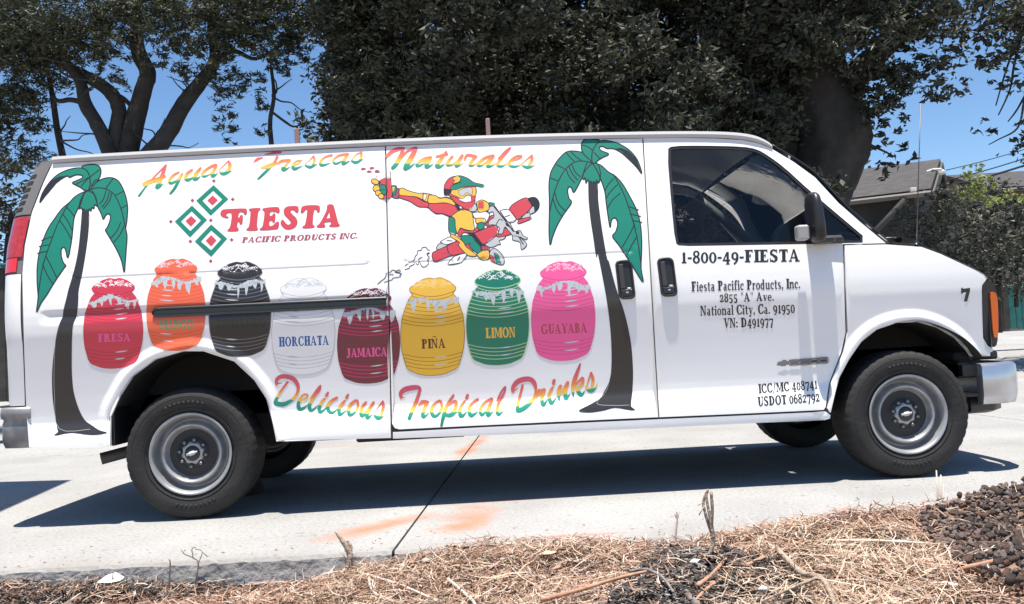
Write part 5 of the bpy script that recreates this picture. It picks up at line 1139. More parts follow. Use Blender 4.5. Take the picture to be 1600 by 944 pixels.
gy = [-120, -8, 4.2, 14, 40, 400]; gz = [-.30, -.30, -.20, .60, .62, .62]
MB().grid([[(x, y, z) for x in (-400, -30, -8, 14, 40, 400)] for y, z in zip(gy, gz)], 0, False).build('ground', mat('yard_soil', (.16, .12, .085), .95, noise=((.24, .19, .14), .8, 8), bump=.6, bscale=6))['kind'] = 'structure'
drive = MB().add([(-8, -.9, -.16), (14, -1.7, -.16), (14, 4.3, -.16), (-8, 4.3, -.16)], [[0, 1, 2, 3]]).build('driveway', M_SOIL); drive['kind'] = 'structure'
def joint_x(y): return 1.165+.070*(y+1.03)
def slab(poly, zf, front=False):
    """poly of (x,y) ccw; top follows zf(y)"""
    n_ = len(poly); mb = MB(); T = [(x, y, zf(y)) for x, y in poly]; I = []
    c = np.mean(np.array(poly), 0)
    for x, y in poly: v = np.array([x, y])-c; v -= .012*np.sign(v); I.append((v[0]+c[0], v[1]+c[1]))
    if front:                                     # knocked-about front arris, cut in many short steps
        r_ = random.Random(int(c[0]*10)); x0, x1 = poly[0][0], poly[1][0]; k = int(abs(x1-x0)/.03); fr = []
        for i in range(k+1):
            x = x0+(x1-x0)*i/k; j = r_.uniform(-.004, .010)+.012*max(0, math.sin(x*7)*math.sin(x*3.1)-.55); fr.append((x, edge_y(x)+j))
        poly = fr+list(poly[2:]); n_ = len(poly); nf = len(fr)
        top = [(x, y+(.014 if i < nf else -.012)+.0, zf(y)) for i, (x, y) in enumerate(poly)]
        mid = [(x, y, zf(y)-.010-(r_.uniform(0, .008) if i < nf else 0)) for i, (x, y) in enumerate(poly)]
        bot = [(x, y-(r_.uniform(.016, .028) if i < nf else 0), zf(y)-.155) for i, (x, y) in enumerate(poly)]
    else:
        top = [(x, y, zf(Y)) for (x, y), (X, Y) in zip(I, poly)]; mid = [(x, y, zf(y)-.010) for x, y in poly]; bot = [(x, y, zf(y)-.155) for x, y in poly]
    mb.add(top, [list(range(n_))], 0)
    mb.add(top+mid, [[i, i+n_, (i+1) % n_+n_, (i+1) % n_] for i in range(n_)], 0)
    mb.add(mid+bot, [[i, i+n_, (i+1) % n_+n_, (i+1) % n_] for i in range(n_)], 1)
    return mb.build('slab', [M_CONC, M_CONCEDGE], drive)
J = .006
zflat = lambda y: 0.
zup = lambda y: max(0, (y-4.6)*.074)
for xa, xb in ((-8, None), (None, 6.2), (6.212, 14)):
    fa = (lambda y: joint_x(y)+J) if xa is None else (lambda y, v=xa: v); fb_ = (lambda y: joint_x(y)-J) if xb is None else (lambda y, v=xb: v)
    slab([(fa(-1.05), edge_y(fa(-1.05))), (fb_(-1.05), edge_y(fb_(-1.05))), (fb_(4.6), 4.6), (fa(4.6), 4.6)], zflat, True)
    slab([(fa(4.612), 4.612), (fb_(4.612), 4.612), (fb_(14), 14), (fa(14), 14)], zup)

# soil bed along the front edge; higher to the right
_rx = np.array([-6, -.6, .1, .55, .95, 1.35, 1.8, 2.3, 2.7, 3.1, 3.6, 4.5, 8]); _rz = np.array([-.14, -.128, -.115, -.10, -.055, -.03, -.012, .0, .03, .085, .145, .20, .22])
for px_, py_ in ((0, 929), (100, 920), (200, 912), (300, 905), (400, 898), (500, 889), (580, 875)):
    q_ = at_y(px_, py_, -1.06); k_ = np.searchsorted(_rx, q_[0]); _rx = np.insert(_rx, k_, q_[0]); _rz = np.insert(_rz, k_, q_[2]-.012)
_ok = np.array([not (-.7 < a < 1.08 and any(abs(a-b) < 1e-9 for b in (-.6, .1, .55, .95))) for a in _rx]); _rx, _rz = _rx[_ok], _rz[_ok]
_ph = rng.uniform(0, 6.28, (14, 2)); _fr = rng.uniform(3, 16, 14); _an = rng.uniform(0, 6.28, 14)
def soil_z(x, y):
    x = np.asarray(x, float); y = np.asarray(y, float); r_ = np.interp(x, _rx, _rz)
    t = np.clip((edge_y(x)+.10-y)/.24, 0, 1); t = t*t*(3-2*t)
    h = np.where(r_ > -.05, -.10+(r_+.10)*t, r_)
    h = h+.02*np.clip((-1.6-y)/1.2, 0, 1)
    for f, a, (p, q) in zip(_fr, _an, _ph): h = h+.045/f*np.sin((x*math.cos(a)+y*math.sin(a))*f+p)*np.where(r_ > -.05, t, 1)
    return h
gx = np.arange(-3, 5.6, .03); gyv = np.arange(-4.2, -.86, .03); X, Y = np.meshgrid(gx, gyv)
Z = soil_z(X, Y)+rng.normal(0, .0035, X.shape)
nx_ = len(gx); idx = np.arange(X.size).reshape(X.shape); F = np.stack([idx[:-1, :-1], idx[:-1, 1:], idx[1:, 1:], idx[1:, :-1]], -1).reshape(-1, 4)
soil = link('soil_bed', np_mesh('soil_bed', np.c_[X.ravel(), Y.ravel(), Z.ravel()], F, [M_SOIL], None, True)); soil['kind'] = 'structure'
def on_soil(px, py, dz=0.):
    z = -.05
    for _ in range(25): p = at_z(px, py, z+dz); z = .5*z+.5*float(soil_z(p[0], p[1]))
    lim = float(edge_y(p[0]))-.035
    if p[1] > lim and np.interp(p[0], _rx, _rz) < .01: p = at_y(px, py, lim); z = float(soil_z(p[0], lim))
    return np.array([p[0], p[1], z+dz])
def in_px(P, poly):
    d = P-CAM_P; zc = d@AX_F; q = np.c_[PW/2+CAM_F*(d@AX_R)/zc, PH/2-CAM_F*(d@AX_U)/zc]; return q, inside(q, poly)

def ribbons(n_, pos, length, width, lift, curl, seed, tilt=.25, segs=3, clump=None):
    g = np.random.default_rng(seed); L = g.uniform(*length, n_); W = g.uniform(*width, n_); a = g.uniform(0, 2*math.pi, n_) if clump is None else clump
    d = np.stack([np.cos(a), np.sin(a), g.normal(0, tilt, n_)], -1); d /= np.linalg.norm(d, axis=1)[:, None]
    s = np.cross(d, [0, 0, 1.])+g.normal(0, .35, (n_, 3)); s -= d*np.sum(s*d, 1)[:, None]; s /= np.linalg.norm(s, axis=1)[:, None]
    up = np.cross(s, d); cv = g.normal(0, curl, n_); cs = g.normal(0, curl, n_)
    ts = np.linspace(-.5, .5, segs+1); V_ = []
    for t in ts:
        c = pos+d*(L*t)[:, None]+up*(cv*L*(t*t*4-.4))[:, None]+s*(cs*L*(t*t*4))[:, None]; w = W*(1-.55*abs(2*t)**2)
        V_ += [c+s*(w/2)[:, None], c-s*(w/2)[:, None]]
    V_ = np.stack(V_, 1); V_[:, :, 2] = np.maximum(V_[:, :, 2], soil_z(V_[:, :, 0], V_[:, :, 1])+lift)
    k = 2*(segs+1); b_ = np.arange(n_)[:, None]*k; F = np.concatenate([b_+np.array([[2*i, 2*i+1, 2*i+3, 2*i+2]]) for i in range(segs)], 0)
    return V_.reshape(-1, 3), F
def scatter(n_, poly, zmax=.03, seed=1, pw=1.):
    g = np.random.default_rng(seed); P = []
    tot = 0
    while tot < n_:
        x = g.uniform(-1.4, 4.6, 40000); y = g.uniform(-3.0, -1.0, 40000); z = soil_z(x, y); p = np.c_[x, y, z]; _, m_ = in_px(p, poly)
        m_ &= (y < edge_y(x)-.01) | (np.interp(x, _rx, _rz) > 0)
        m_ &= g.uniform(0, 1, len(x)) < .35+.65*np.clip(.5+.9*np.sin(x*9+2*np.sin(y*7))*np.sin(y*11+1.7*np.sin(x*8)), 0, 1)
        p = p[m_]; P.append(p); tot += len(p)
    P = np.concatenate(P)[:n_]; P[:, 2] += g.uniform(0, 1, n_)**1.6*zmax; return P
PX_BED = [(-40, 900), (-40, 1000), (1640, 1000), (1640, 700), (1500, 770), (1250, 790), (1090, 825), (760, 845), (500, 868), (300, 885)]
M_BARK = island_mat('shredded_bark', [(0, (.09, .06, .048)), (.3, (.23, .132, .092)), (.6, (.37, .22, .155)), (.84, (.46, .325, .25)), (1, (.56, .50, .44))], .85)
M_STRAW = island_mat('pale_straw', [(0, (.26, .17, .115)), (.4, (.44, .315, .225)), (.75, (.56, .44, .33)), (1, (.66, .58, .48))], .75)
M_CHAR = island_mat('grey_litter', [(0, (.020, .018, .017)), (.5, (.055, .05, .046)), (.85, (.11, .10, .095)), (1, (.34, .32, .29))], .9)
PX_RK0 = [(1455, 800), (1470, 835), (1500, 862), (1520, 885), (1570, 905), (1700, 960), (1700, 690), (1520, 780)]
_bp = scatter(21000, PX_BED, .035, 3); _bp = _bp[~in_px(_bp, PX_RK0)[1]]
V1, F1 = ribbons(len(_bp), _bp, (.025, .11), (.0025, .007), .001, .10, 4)
tag(link('bark_mulch', np_mesh('bark_mulch', V1, F1, [M_BARK])), 'orange brown shredded bark mulch along the edge of the concrete', 'mulch', None, 'stuff')
PX_ST = [(1180, 860), (1240, 825), (1420, 835), (1460, 870), (1520, 944), (1560, 1000), (1080, 1000), (1120, 944)]
PX_ST2 = [(560, 890), (700, 870), (960, 855), (1000, 900), (900, 1000), (420, 1000), (440, 930)]
V1, F1 = ribbons(3900, scatter(3900, PX_ST, .05, 5), (.06, .20), (.0022, .0045), .004, .12, 6, .22)
V2, F2 = ribbons(2600, scatter(2600, PX_ST2, .04, 7), (.05, .16), (.002, .004), .004, .12, 8, .2)
V3, F3 = ribbons(2000, scatter(2000, PX_BED, .04, 17), (.05, .17), (.002, .004), .004, .12, 18, .25)
tag(link('dry_straw', np_mesh('dry_straw', np.concatenate([V1, V2, V3]), np.concatenate([F1, F2+len(V1), F3+len(V1)+len(V2)]), [M_STRAW])), 'pale dry straw strewn over the mulch bed', 'straw', None, 'stuff')
PX_CH = [(950, 944), (930, 1000), (1300, 1000), (1262, 930), (1215, 886), (1130, 862), (1030, 864)]
PX_CH2 = [(-20, 915), (280, 885), (330, 900), (120, 950), (-20, 990)]
PX_CH3 = [(150, 900), (330, 875), (420, 890), (400, 930), (200, 944)]
V1, F1 = ribbons(10500, scatter(10500, PX_CH, .034, 9), (.012, .065), (.004, .011), .016, .10, 10, .22)
V2, F2 = ribbons(2200, scatter(2200, PX_CH2, .03, 11), (.02, .07), (.003, .010), .002, .10, 12, .3)
V3, F3 = ribbons(900, scatter(900, PX_CH3, .03, 13), (.02, .07), (.003, .008), .002, .10, 14, .3)
tag(link('grey_leaf_litter', np_mesh('grey_leaf_litter', np.concatenate([V1, V2, V3]), np.concatenate([F1, F2+len(V1), F3+len(V1)+len(V2)]), [M_CHAR])), 'blackened leaf and twig litter lying in dark patches on the mulch', 'leaf litter', None, 'stuff')

# crumbs of bark and grit blown onto the slab
_g = np.random.default_rng(77); _n = 260; _x = _g.uniform(-1.2, 4.6, _n); _y = edge_y(_x)+.02+np.abs(_g.normal(0, .22, _n)); _L = _g.uniform(.004, .022, _n); _W = _g.uniform(.003, .006, _n); _a = _g.uniform(0, 6.28, _n)
_d = np.stack([np.cos(_a), np.sin(_a)], 1)*_L[:, None]/2; _s = np.stack([-np.sin(_a), np.cos(_a)], 1)*_W[:, None]/2; _c = np.stack([_x, _y], 1)
_V = np.stack([np.c_[_c-_d, 0*_x+.001], np.c_[_c+_s, 0*_x+.002], np.c_[_c+_d, 0*_x+.001], np.c_[_c-_s, 0*_x+.002], np.c_[_c, 0*_x+.006]], 1).reshape(-1, 3); _b = np.arange(_n)[:, None]*5
tag(link('slab_litter', np_mesh('slab_litter', _V, np.concatenate([_b+np.array([[i, (i+1) % 4, 4]]) for i in range(4)]), [M_BARK])), 'scattered crumbs of bark and grit on the edge of the concrete', 'litter', None, 'stuff')

# lava rocks heaped at the right
M_ROCK = [mat('lava_rock_dark', (.17, .14, .13), .95, noise=((.15, .11, .095), 30, 6), bump=1., bscale=60), mat('lava_rock_brown', (.25, .19, .16), .95, noise=((.24, .155, .12), 30, 6), bump=1., bscale=60), mat('lava_rock_red', (.36, .22, .17), .95, noise=((.33, .18, .13), 30, 6), bump=1., bscale=60)]
import bmesh
def rock_mesh(seed, m_):
    bm = bmesh.new(); bmesh.ops.create_icosphere(bm, subdivisions=2, radius=1); g = np.random.default_rng(seed); D_ = g.normal(0, 1, (9, 3)); D_ /= np.linalg.norm(D_, axis=1)[:, None]; K = g.uniform(.45, .9, 9)
    for v in bm.verts:
        c = np.array(v.co); r_ = 1.
        for d, k in zip(D_, K):
            t = c@d
            if t > k: r_ = min(r_, k/t)
        c = c*r_*(1+g.normal(0, .09)); v.co = Vector((c[0]*1.0, c[1]*.85, c[2]*.75))
    me = bpy.data.meshes.new('lava_rock'); bm.to_mesh(me); bm.free(); me.materials.append(m_); me.polygons.foreach_set('use_smooth', np.ones(len(me.polygons), bool)); return me
ROCKS = [rock_mesh(s, M_ROCK[s % 3 if s != 2 else 0]) for s in range(9)]
PX_RK = [(1438, 812), (1448, 840), (1480, 868), (1500, 893), (1545, 912), (1600, 935), (1660, 960), (1700, 700), (1620, 735), (1560, 765), (1510, 785), (1475, 800)]
rp_ = scatter(2300, PX_RK, 0, 21); g = np.random.default_rng(5)
q_, _ = in_px(rp_, PX_RK); vis = (q_[:, 0] < 1606); rsz = g.uniform(.007, .0155, len(rp_))*np.where(g.uniform(0, 1, len(rp_)) < .25, 1.3, 1)
order = np.argsort(-(rsz*vis))
allv, allf, nf = [], [], 0
for r_i, i in enumerate(order):
    me = ROCKS[int(g.integers(0, 9))]; p = rp_[i]; s = rsz[i]; zz = p[2]+s*.5+g.uniform(.004, .036)
    rot = (g.uniform(0, 6.28), g.uniform(0, 6.28), g.uniform(0, 6.28))
    if r_i < 280:
        o = link('lava_rock', me, None, (p[0], p[1], zz)); o.scale = (s,)*3; o.rotation_euler = rot
        tag(o, 'small rough brown lava rock in the heap at the right corner', 'rock', 'lava rocks heaped at the right')
    else:
        from mathutils import Euler
        Mx = Matrix.Translation((p[0], p[1], zz-.004)) @ Euler(rot).to_matrix().to_4x4() @ Matrix.Scale(s, 4)
        vv = np.empty(len(me.vertices)*3); me.vertices.foreach_get('co', vv); vv = vv.reshape(-1, 3)@np.array(Mx.to_3x3()).T+np.array(Mx.translation); allv.append(vv)
        allf.append(np.array([list(f.vertices) for f in me.polygons])+nf); nf += len(vv)
tag(link('lava_gravel', np_mesh('lava_gravel', np.concatenate(allv), np.concatenate(allf), [M_ROCK[0]], None, True)), 'smaller lava gravel filling the heap at the right corner', 'gravel', None, 'stuff')

# sticks, stalks and scraps in the bed, each its own thing
M_TWIG = mat('dry_twig', (.30, .22, .16), .9, noise=((.46, .38, .30), 30, 5), bump=.5, bscale=80)
M_TWIGP = mat('bleached_twig', (.55, .46, .38), .85, noise=((.66, .60, .52), 30, 5))
M_TWIGR = mat('reddish_twig', (.36, .18, .11), .9, noise=((.50, .30, .20), 25, 5))
M_TWIGD = mat('grey_twig', (.14, .12, .11), .9, noise=((.30, .27, .25), 30, 5))
def lying(pts, r0, r1, m_, lab, cat='stick', side=(), name='dry_stick'):
    P = [on_soil(x, y, dz) for x, y, dz in pts]; P = [tuple(p) for p in spline(P, 4)] if len(P) > 2 else [tuple(p) for p in P]
    mb = MB().tube(P, list(np.linspace(r0, r1, len(P))), 7, wob=.14)
    for s in side: Q = [tuple(on_soil(x, y, dz)) for x, y, dz in s]; mb.tube(Q, list(np.linspace(r0*.6, r1*.5, len(Q))), 6, wob=.12)
    return tag(mb.build(name, m_), lab, cat)
def standing(base, pts, rads, m_, lab, extra=(), name='dry_stalk', cat='stalk', flakes=0):
    b_ = on_soil(*base, -.015); P = [tuple(b_)]+[tuple(at_y(x, y, b_[1]+dy)) for x, y, dy in pts]; Q = spline(P, 4)
    mb = MB().tube([tuple(p) for p in Q], list(np.interp(np.linspace(0, 1, len(Q)), np.linspace(0, 1, len(rads)), rads)), 7, wob=.12)
    for e in extra: E_ = [tuple(at_y(x, y, b_[1]+dy)) for x, y, dy in e[0]]; mb.tube([tuple(p) for p in spline(E_, 4)] if len(E_) > 2 else E_, e[1], 6, wob=.12)
    r_ = random.Random(int(base[0]))
    for k in range(flakes):
        h = r_.uniform(.0, .09); a = r_.uniform(0, 6.28); c = Vector(b_)+Vector((math.cos(a)*.02, math.sin(a)*.012, h)); t = c+Vector((math.cos(a)*.03, math.sin(a)*.02, r_.uniform(.01, .05)))
        w = Vector((-math.sin(a), math.cos(a), 0))*.003; mb.add([c-w, c+w, t+w*.3, t-w*.3], [[0, 1, 2, 3]])
    return tag(mb.build(name, m_), lab, cat)
standing((1100, 888), [(1111, 862, 0), (1114, 840, 0), (1110, 812, 0), (1104, 780, 0), (1106, 764, 0)], [.011, .008, .007, .005, .003], M_TWIG, 'tallest dry stalk in the bed, split near its broken top', [([(1113, 838, .01), (1103, 806, .01), (1099, 785, .01), (1106, 766, 0)], .005), ([(1112, 825, 0), (1113, 795, -.01), (1111, 768, -.01)], .0055), ([(1101, 790, 0), (1092, 805, -.01)], .002), ([(1100, 785, 0), (1090, 790, 0)], .0015)])
standing((1054, 862), [(1056, 830, 0), (1058, 812, 0), (1057, 798, 0)], [.006, .005, .0045, .003], M_TWIGP, 'thin pale stalk with a forked tip left of the tallest stalk', [([(1058, 815, 0), (1061, 797, 0)], .003), ([(1058, 812, 0), (1053, 800, 0)], .003)])
standing((1179, 822), [(1180, 806, 0), (1181, 790, 0)], [.006, .005, .005], M_TWIG, 'short stub with a frayed top standing right of the tallest stalk', [([(1181, 792, 0), (1188, 803, -.01)], .002), ([(1181, 790, 0), (1176, 796, -.01)], .002), ([(1181, 791, 0), (1184, 784, 0)], .002)])
standing((546, 890), [(547, 872, 0), (543, 858, 0), (537, 848, 0), (523, 830, 0)], [.018, .013, .012, .011, .002], M_TWIG, 'broken brown stump with a splintered spike beside the driveway joint', [([(545, 880, 0), (548, 855, .01), (541, 845, .01)], .008)], 'plant_stump', 'stump', 34)
for i, (bx, by, tx, ty, r0) in enumerate(((1462, 815, 1455, 770, .005), (1464, 815, 1463, 735, .007), (1466, 815, 1470, 742, .0075), (1461, 812, 1441, 758, .0045), (1468, 815, 1478, 770, .004), (1470, 816, 1474, 755, .005), (1459, 818, 1448, 790, .007), (1472, 818, 1482, 788, .004))):
    if i == 0: tuft_b = on_soil(1465, 815); tm = MB()
    tm.tube([tuple(at_y(bx, by, tuft_b[1])), tuple(at_y((bx+tx)/2+2, (by+ty)/2, tuft_b[1]+.01)), tuple(at_y(tx, ty, tuft_b[1]))], [r0, r0*.8, r0*.4], 6)
tag(tm.build('grass_tuft', M_TWIGP), 'upright tuft of dead grass stems beside the lava rock heap', 'dead grass')
standing((300, 893), [(310, 882, 0), (302, 872, 0), (288, 866, 0)], [.004, .0035, .003, .002], M_TWIGD, 'small dry weed branching against the slab edge', [([(310, 880, 0), (316, 862, 0), (305, 858, 0)], .002), ([(302, 872, 0), (300, 858, .0), (306, 855, 0)], .002), ([(316, 862, 0), (324, 870, -.01)], .002), ([(288, 866, 0), (283, 859, 0)], .002)], 'dead_weed', 'weed')
standing((262, 893), [(266, 882, 0), (264, 874, 0)], [.004, .003, .002], M_TWIGD, 'tiny grey twig stub standing left of the dry weed', (), 'twig_stub', 'twig')
standing((177, 928), [(176, 905, 0), (177, 893, 0)], [.003, .0025, .002], M_TWIGD, 'thin dark stem standing beside the pale scrap at the left', (), 'twig_stub', 'twig')
lying([(1298, 845, .035), (1370, 845, .04), (1448, 849, .03)], .006, .005, M_TWIGP, 'long straight pale stick lying towards the rock heap')
lying([(1385, 815, .02), (1362, 796, .06), (1338, 777, .11)], .005, .003, M_TWIGD, 'thin grey twig leaning up from the mulch onto the concrete')
lying([(1215, 858, .04), (1250, 893, .055), (1285, 905, .06), (1305, 945, .05)], .010, .007, M_TWIG, 'forked grey branch crossing the lower right of the bed', side=[[(1276, 903, .06), (1245, 915, .06), (1190, 940, .05)]])
lying([(1165, 885, .03), (1200, 868, .03), (1258, 843, .03)], .008, .005, M_TWIGR, 'reddish stick slanting up right of the dark patch')
lying([(1090, 915, .03), (1110, 900, .03), (1135, 873, .03)], .008, .005, M_TWIGR, 'short reddish stick on the dark litter patch')
lying([(845, 938, .04), (905, 922, .05), (960, 905, .05), (1010, 893, .05)], .008, .005, M_TWIGR, 'long reddish stick at the left border of the dark patch')
lying([(850, 944, .015), (900, 932, .02), (950, 914, .02)], .006, .004, M_TWIGD, 'grey stick lying just below the long reddish stick')
lying([(700, 905, .02), (735, 935, .02), (745, 950, .02)], .007, .005, M_TWIGP, 'pale forked twig at the bottom centre', side=[[(738, 938, .025), (775, 918, .03)]])
lying([(560, 895, .02), (620, 912, .02), (690, 942, .02)], .006, .004, M_TWIGP, 'thin pale stick slanting down right of the stump')
lying([(575, 897, .02), (583, 925, .02), (615, 940, .02)], .006, .004, M_TWIGP, 'bent pale root strand below the stump')
lying([(385, 905, .02), (410, 885, .03), (447, 873, .03)], .003, .002, M_TWIGP, 'thin pale stem arching in front of the slab edge')
lying([(52, 912, .02), (65, 925, .02), (78, 936, .01)], .003, .002, M_TWIGP, 'short pale stem at the far left of the bed')
lying([(120, 935, .01), (150, 920, .02), (172, 913, .02)], .005, .003, M_TWIGR, 'reddish sliver left of the pale scrap')
lying([(985, 893, .04), (1010, 890, .05), (1035, 902, .05), (1052, 925, .05)], .006, .004, M_TWIGD, 'bent grey stick curving down at the left of the dark patch')
lying([(1070, 925, .02), (1090, 945, .03)], .012, .010, M_TWIGD, 'thick dark stick in the middle of the dark patch')
lying([(1150, 890, .02), (1105, 920, .03), (1085, 940, .03)], .006, .004, M_TWIGR, 'brown twig leaning down through the dark litter')
lying([(1500, 890, .02), (1540, 880, .03), (1555, 876, .03)], .008, .006, M_TWIGR, 'short red brown stick lying on the lava rocks')
lying([(1250, 832, .02), (1300, 826, .02), (1340, 822, .03)], .008, .006, M_TWIGR, 'red brown stick at the top of the mulch mound')
def scrap(px, py, pts, m_, lab, name='paper_scrap', cat='litter'):
    c = on_soil(px, py, .03); sc = np.linalg.norm(c-CAM_P)/CAM_F; A = [(c[0]+x*sc, c[1]-y*sc*.9+.0, c[2]+z*sc) for x, y, z in pts]; n_ = len(A); c2 = (np.mean([a[0] for a in A]), np.mean([a[1] for a in A]), np.mean([a[2] for a in A])+.006)
    return tag(MB().add(A+[c2], [[i, (i+1) % n_, n_] for i in range(n_)], 0, False).build(name, m_), lab, cat)
M_PAPER = mat('white_paper', (.75, .75, .74), .8)
scrap(172, 910, [(-16, 6, 2), (-6, -5, 9), (6, -8, 12), (18, -5, 5), (14, 3, 2), (2, 8, 1)], M_PAPER, 'crumpled white scrap in the bed at the left')
scrap(1190, 803, [(-10, 5, 3), (-4, -3, 8), (12, -6, 9), (14, 2, 3), (2, 7, 1)], M_PAPER, 'white paper scrap near the short frayed stub', 'paper_scrap')
scrap(1452, 808, [(-12, 6, 6), (-6, -3, 10), (10, -6, 9), (13, 1, 5), (0, 7, 3)], mat('bluish_paper', (.66, .74, .80), .6), 'bluish white scrap at the foot of the grass tuft')
scrap(1490, 797, [(-14, 4, 4), (-4, -6, 12), (14, -2, 5), (10, 5, 3)], M_PAPER, 'torn white paper between the grass tuft and the rocks')
scrap(1085, 880, [(-8, 3, 3), (0, -4, 6), (9, 0, 5), (3, 5, 2)], M_PAPER, 'small pale flake left of the tallest stalk base')
scrap(665, 878, [(-7, 3, 3), (0, -3, 6), (8, 0, 4), (2, 4, 2)], mat('dry_leaf', (.45, .40, .33), .8), 'curled grey leaf on the mulch near the slab edge', 'dead_leaf', 'leaf')
scrap(855, 867, [(-14, 4, 2), (0, -4, 6), (16, 2, 4), (4, 7, 2)], mat('dry_leaf_tan', (.55, .40, .30), .8), 'long curled tan leaf right of the curled grey leaf', 'dead_leaf', 'leaf')
scrap(1192, 922, [(-8, 4, 2), (0, -4, 6), (10, 2, 4), (4, 6, 2)], M_PAPER, 'white flake beside the forked branch')

# ------------------------------------------------------------------ trees and shrubs
def leaf_quads(C, size, asp, seed, droop=.3, fold=.25):
    g = np.random.default_rng(seed); n_ = len(C); L = g.uniform(*size, n_); W = L*g.uniform(asp*.8, asp*1.2, n_)
    d = g.normal(0, 1, (n_, 3)); d[:, 2] = d[:, 2]*.6-droop; d /= np.linalg.norm(d, axis=1)[:, None]
    s = np.cross(d, g.normal(0, 1, (n_, 3))); s /= np.linalg.norm(s, axis=1)[:, None]; u = np.cross(s, d)
    V_ = np.stack([C-d*(L*.5)[:, None], C+s*(W*.5)[:, None]-d*(L*.05)[:, None]+u*(W*fold)[:, None], C+d*(L*.5)[:, None], C-s*(W*.5)[:, None]-d*(L*.05)[:, None]+u*(W*fold)[:, None]], 1)
    b_ = np.arange(n_)[:, None]*4; return V_.reshape(-1, 3), np.concatenate([b_+np.array([[0, 1, 2]]), b_+np.array([[0, 2, 3]])])
def clump_pts(clumps, dens, seed, sub=14, subr=.30):
    """clumps: (px, py, r_px_x, r_px_y, Y, ry); leaves gather in sprays inside each clump"""
    g = np.random.default_rng(seed); out = []
    for px, py, rx, rz, Yc, ry in clumps:
        c = at_y(px, py, Yc); k = (Yc-CAM_P[1])/CAM_F; r_ = np.array([rx*k, ry, rz*k]); vol = r_.prod()*4.2; n_ = max(8, int(dens*vol))
        m_ = max(4, int(sub*vol**.67*6)); u = g.normal(0, 1, (m_, 3)); u /= np.linalg.norm(u, axis=1)[:, None]; sc = c+u*r_*(g.uniform(0, 1, m_)**.45)[:, None]
        w = g.integers(0, m_, n_); sz = g.uniform(.6, 1.5, m_)*subr*min(1., r_.mean()); v = g.normal(0, .5, (n_, 3))*np.array([1, 1, .62])
        out.append(sc[w]+v*sz[w][:, None])
    return np.concatenate(out)
def crown(name, clumps, dens, size, asp, m_, par, seed, droop=.3, sub=14, subr=.30):
    P = clump_pts(clumps, dens, seed, sub, subr); Vt, F = leaf_quads(P, size, asp, seed+1, droop)
    return tag(link(name, np_mesh(name, Vt, F, [m_]), par), kind='stuff')
M_BARKD = mat('tree_bark', (.032, .029, .027), .95, noise=((.055, .05, .046), 5, 8), bump=1., bscale=14)
M_BARKB = mat('gnarled_bark', (.026, .024, .022), .95, noise=((.045, .041, .038), 4, 8), bump=1., bscale=9)
def limb(par, pts, Yf, w, m_, name='limb', seg=10, wob=.05, ridge=0.):
    """pts in photo pixels, w = widths in pixels there"""
    P = []; k = None
    for i, p in enumerate(pts): P.append(at_y(p[0], p[1], Yf+(p[2] if len(p) > 2 else 0)))
    k = (Yf-CAM_P[1])/CAM_F; Q = spline(np.c_[np.array(P), np.array(w)*k/2], 5)
    return MB().tube([tuple(q[:3]) for q in Q], list(np.maximum(Q[:, 3], .004)), seg, wob=wob, ridge=ridge).build(name, m_, par)
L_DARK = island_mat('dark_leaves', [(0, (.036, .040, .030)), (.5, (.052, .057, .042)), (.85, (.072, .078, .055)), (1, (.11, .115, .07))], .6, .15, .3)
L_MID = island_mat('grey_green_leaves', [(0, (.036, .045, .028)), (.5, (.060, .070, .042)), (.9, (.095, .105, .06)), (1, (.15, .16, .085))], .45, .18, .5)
L_FERN = island_mat('feathery_leaves', [(0, (.032, .038, .024)), (.5, (.058, .066, .038)), (.9, (.09, .098, .052)), (1, (.14, .15, .06))], .5, .2, .4)
L_LIME = island_mat('fresh_leaves', [(0, (.16, .21, .06)), (.5, (.26, .32, .10)), (1, (.40, .45, .17))], .5, .3, .4)
L_HEDGE = island_mat('hedge_leaves', [(0, (.07, .074, .056)), (.6, (.12, .125, .095)), (1, (.22, .225, .175))], .5, .28, .4)
# the old tree with the thick trunk behind the windshield
Yb = 7.5
big = thing('shade_tree', 'huge dark broadleaf tree with a thick burred trunk behind the windshield', 'tree', tuple(at_y(1270, 330, Yb)*np.array([1, 1, 0])+np.array([0, 0, .2])))
limb(big, [(1262, 560), (1262, 400), (1268, 320), (1290, 262), (1300, 220), (1288, 165), (1272, 110), (1262, 40), (1255, -80)], Yb, [125, 108, 104, 108, 118, 112, 96, 84, 60], M_BARKB, 'trunk', 40, .035, .07)
limb(big, [(1312, 262), (1338, 236), (1346, 214), (1336, 186), (1312, 160)], Yb-.1, [60, 44, 30, 46, 60], M_BARKB, 'trunk_burr', 14, .06)
limb(big, [(1250, 300), (1225, 200), (1190, 120), (1130, 40), (1080, -60)], Yb+.2, [70, 62, 56, 48, 30], M_BARKB)
limb(big, [(1300, 170), (1345, 110), (1400, 60), (1470, 10)], Yb-.1, [60, 42, 30, 18], M_BARKB)
limb(big, [(1230, 330), (1180, 220), (1100, 130), (980, 60), (850, 20)], Yb+.6, [50, 46, 42, 34, 20], M_BARKB)
limb(big, [(1350, 224), (1372, 232), (1400, 246)], Yb-.3, [7, 4, 2], M_BARKD, 'twig', 6)
limb(big, [(1172, 120), (1178, 150), (1172, 195)], Yb-1.0, [5, 4, 2], M_BARKD, 'twig', 6); limb(big, [(1112, 85), (1118, 110), (1126, 130)], Yb-1.2, [4, 3, 2], M_BARKD, 'twig', 6)
cl = []
r_ = random.Random(3)
for x in range(560, 1300, 62):
    for y in range(-150, 300, 56):
        cl.append((x+r_.uniform(-20, 20), y+r_.uniform(-18, 18), 62, 48, Yb+r_.uniform(-1.6, 1.8), .8))
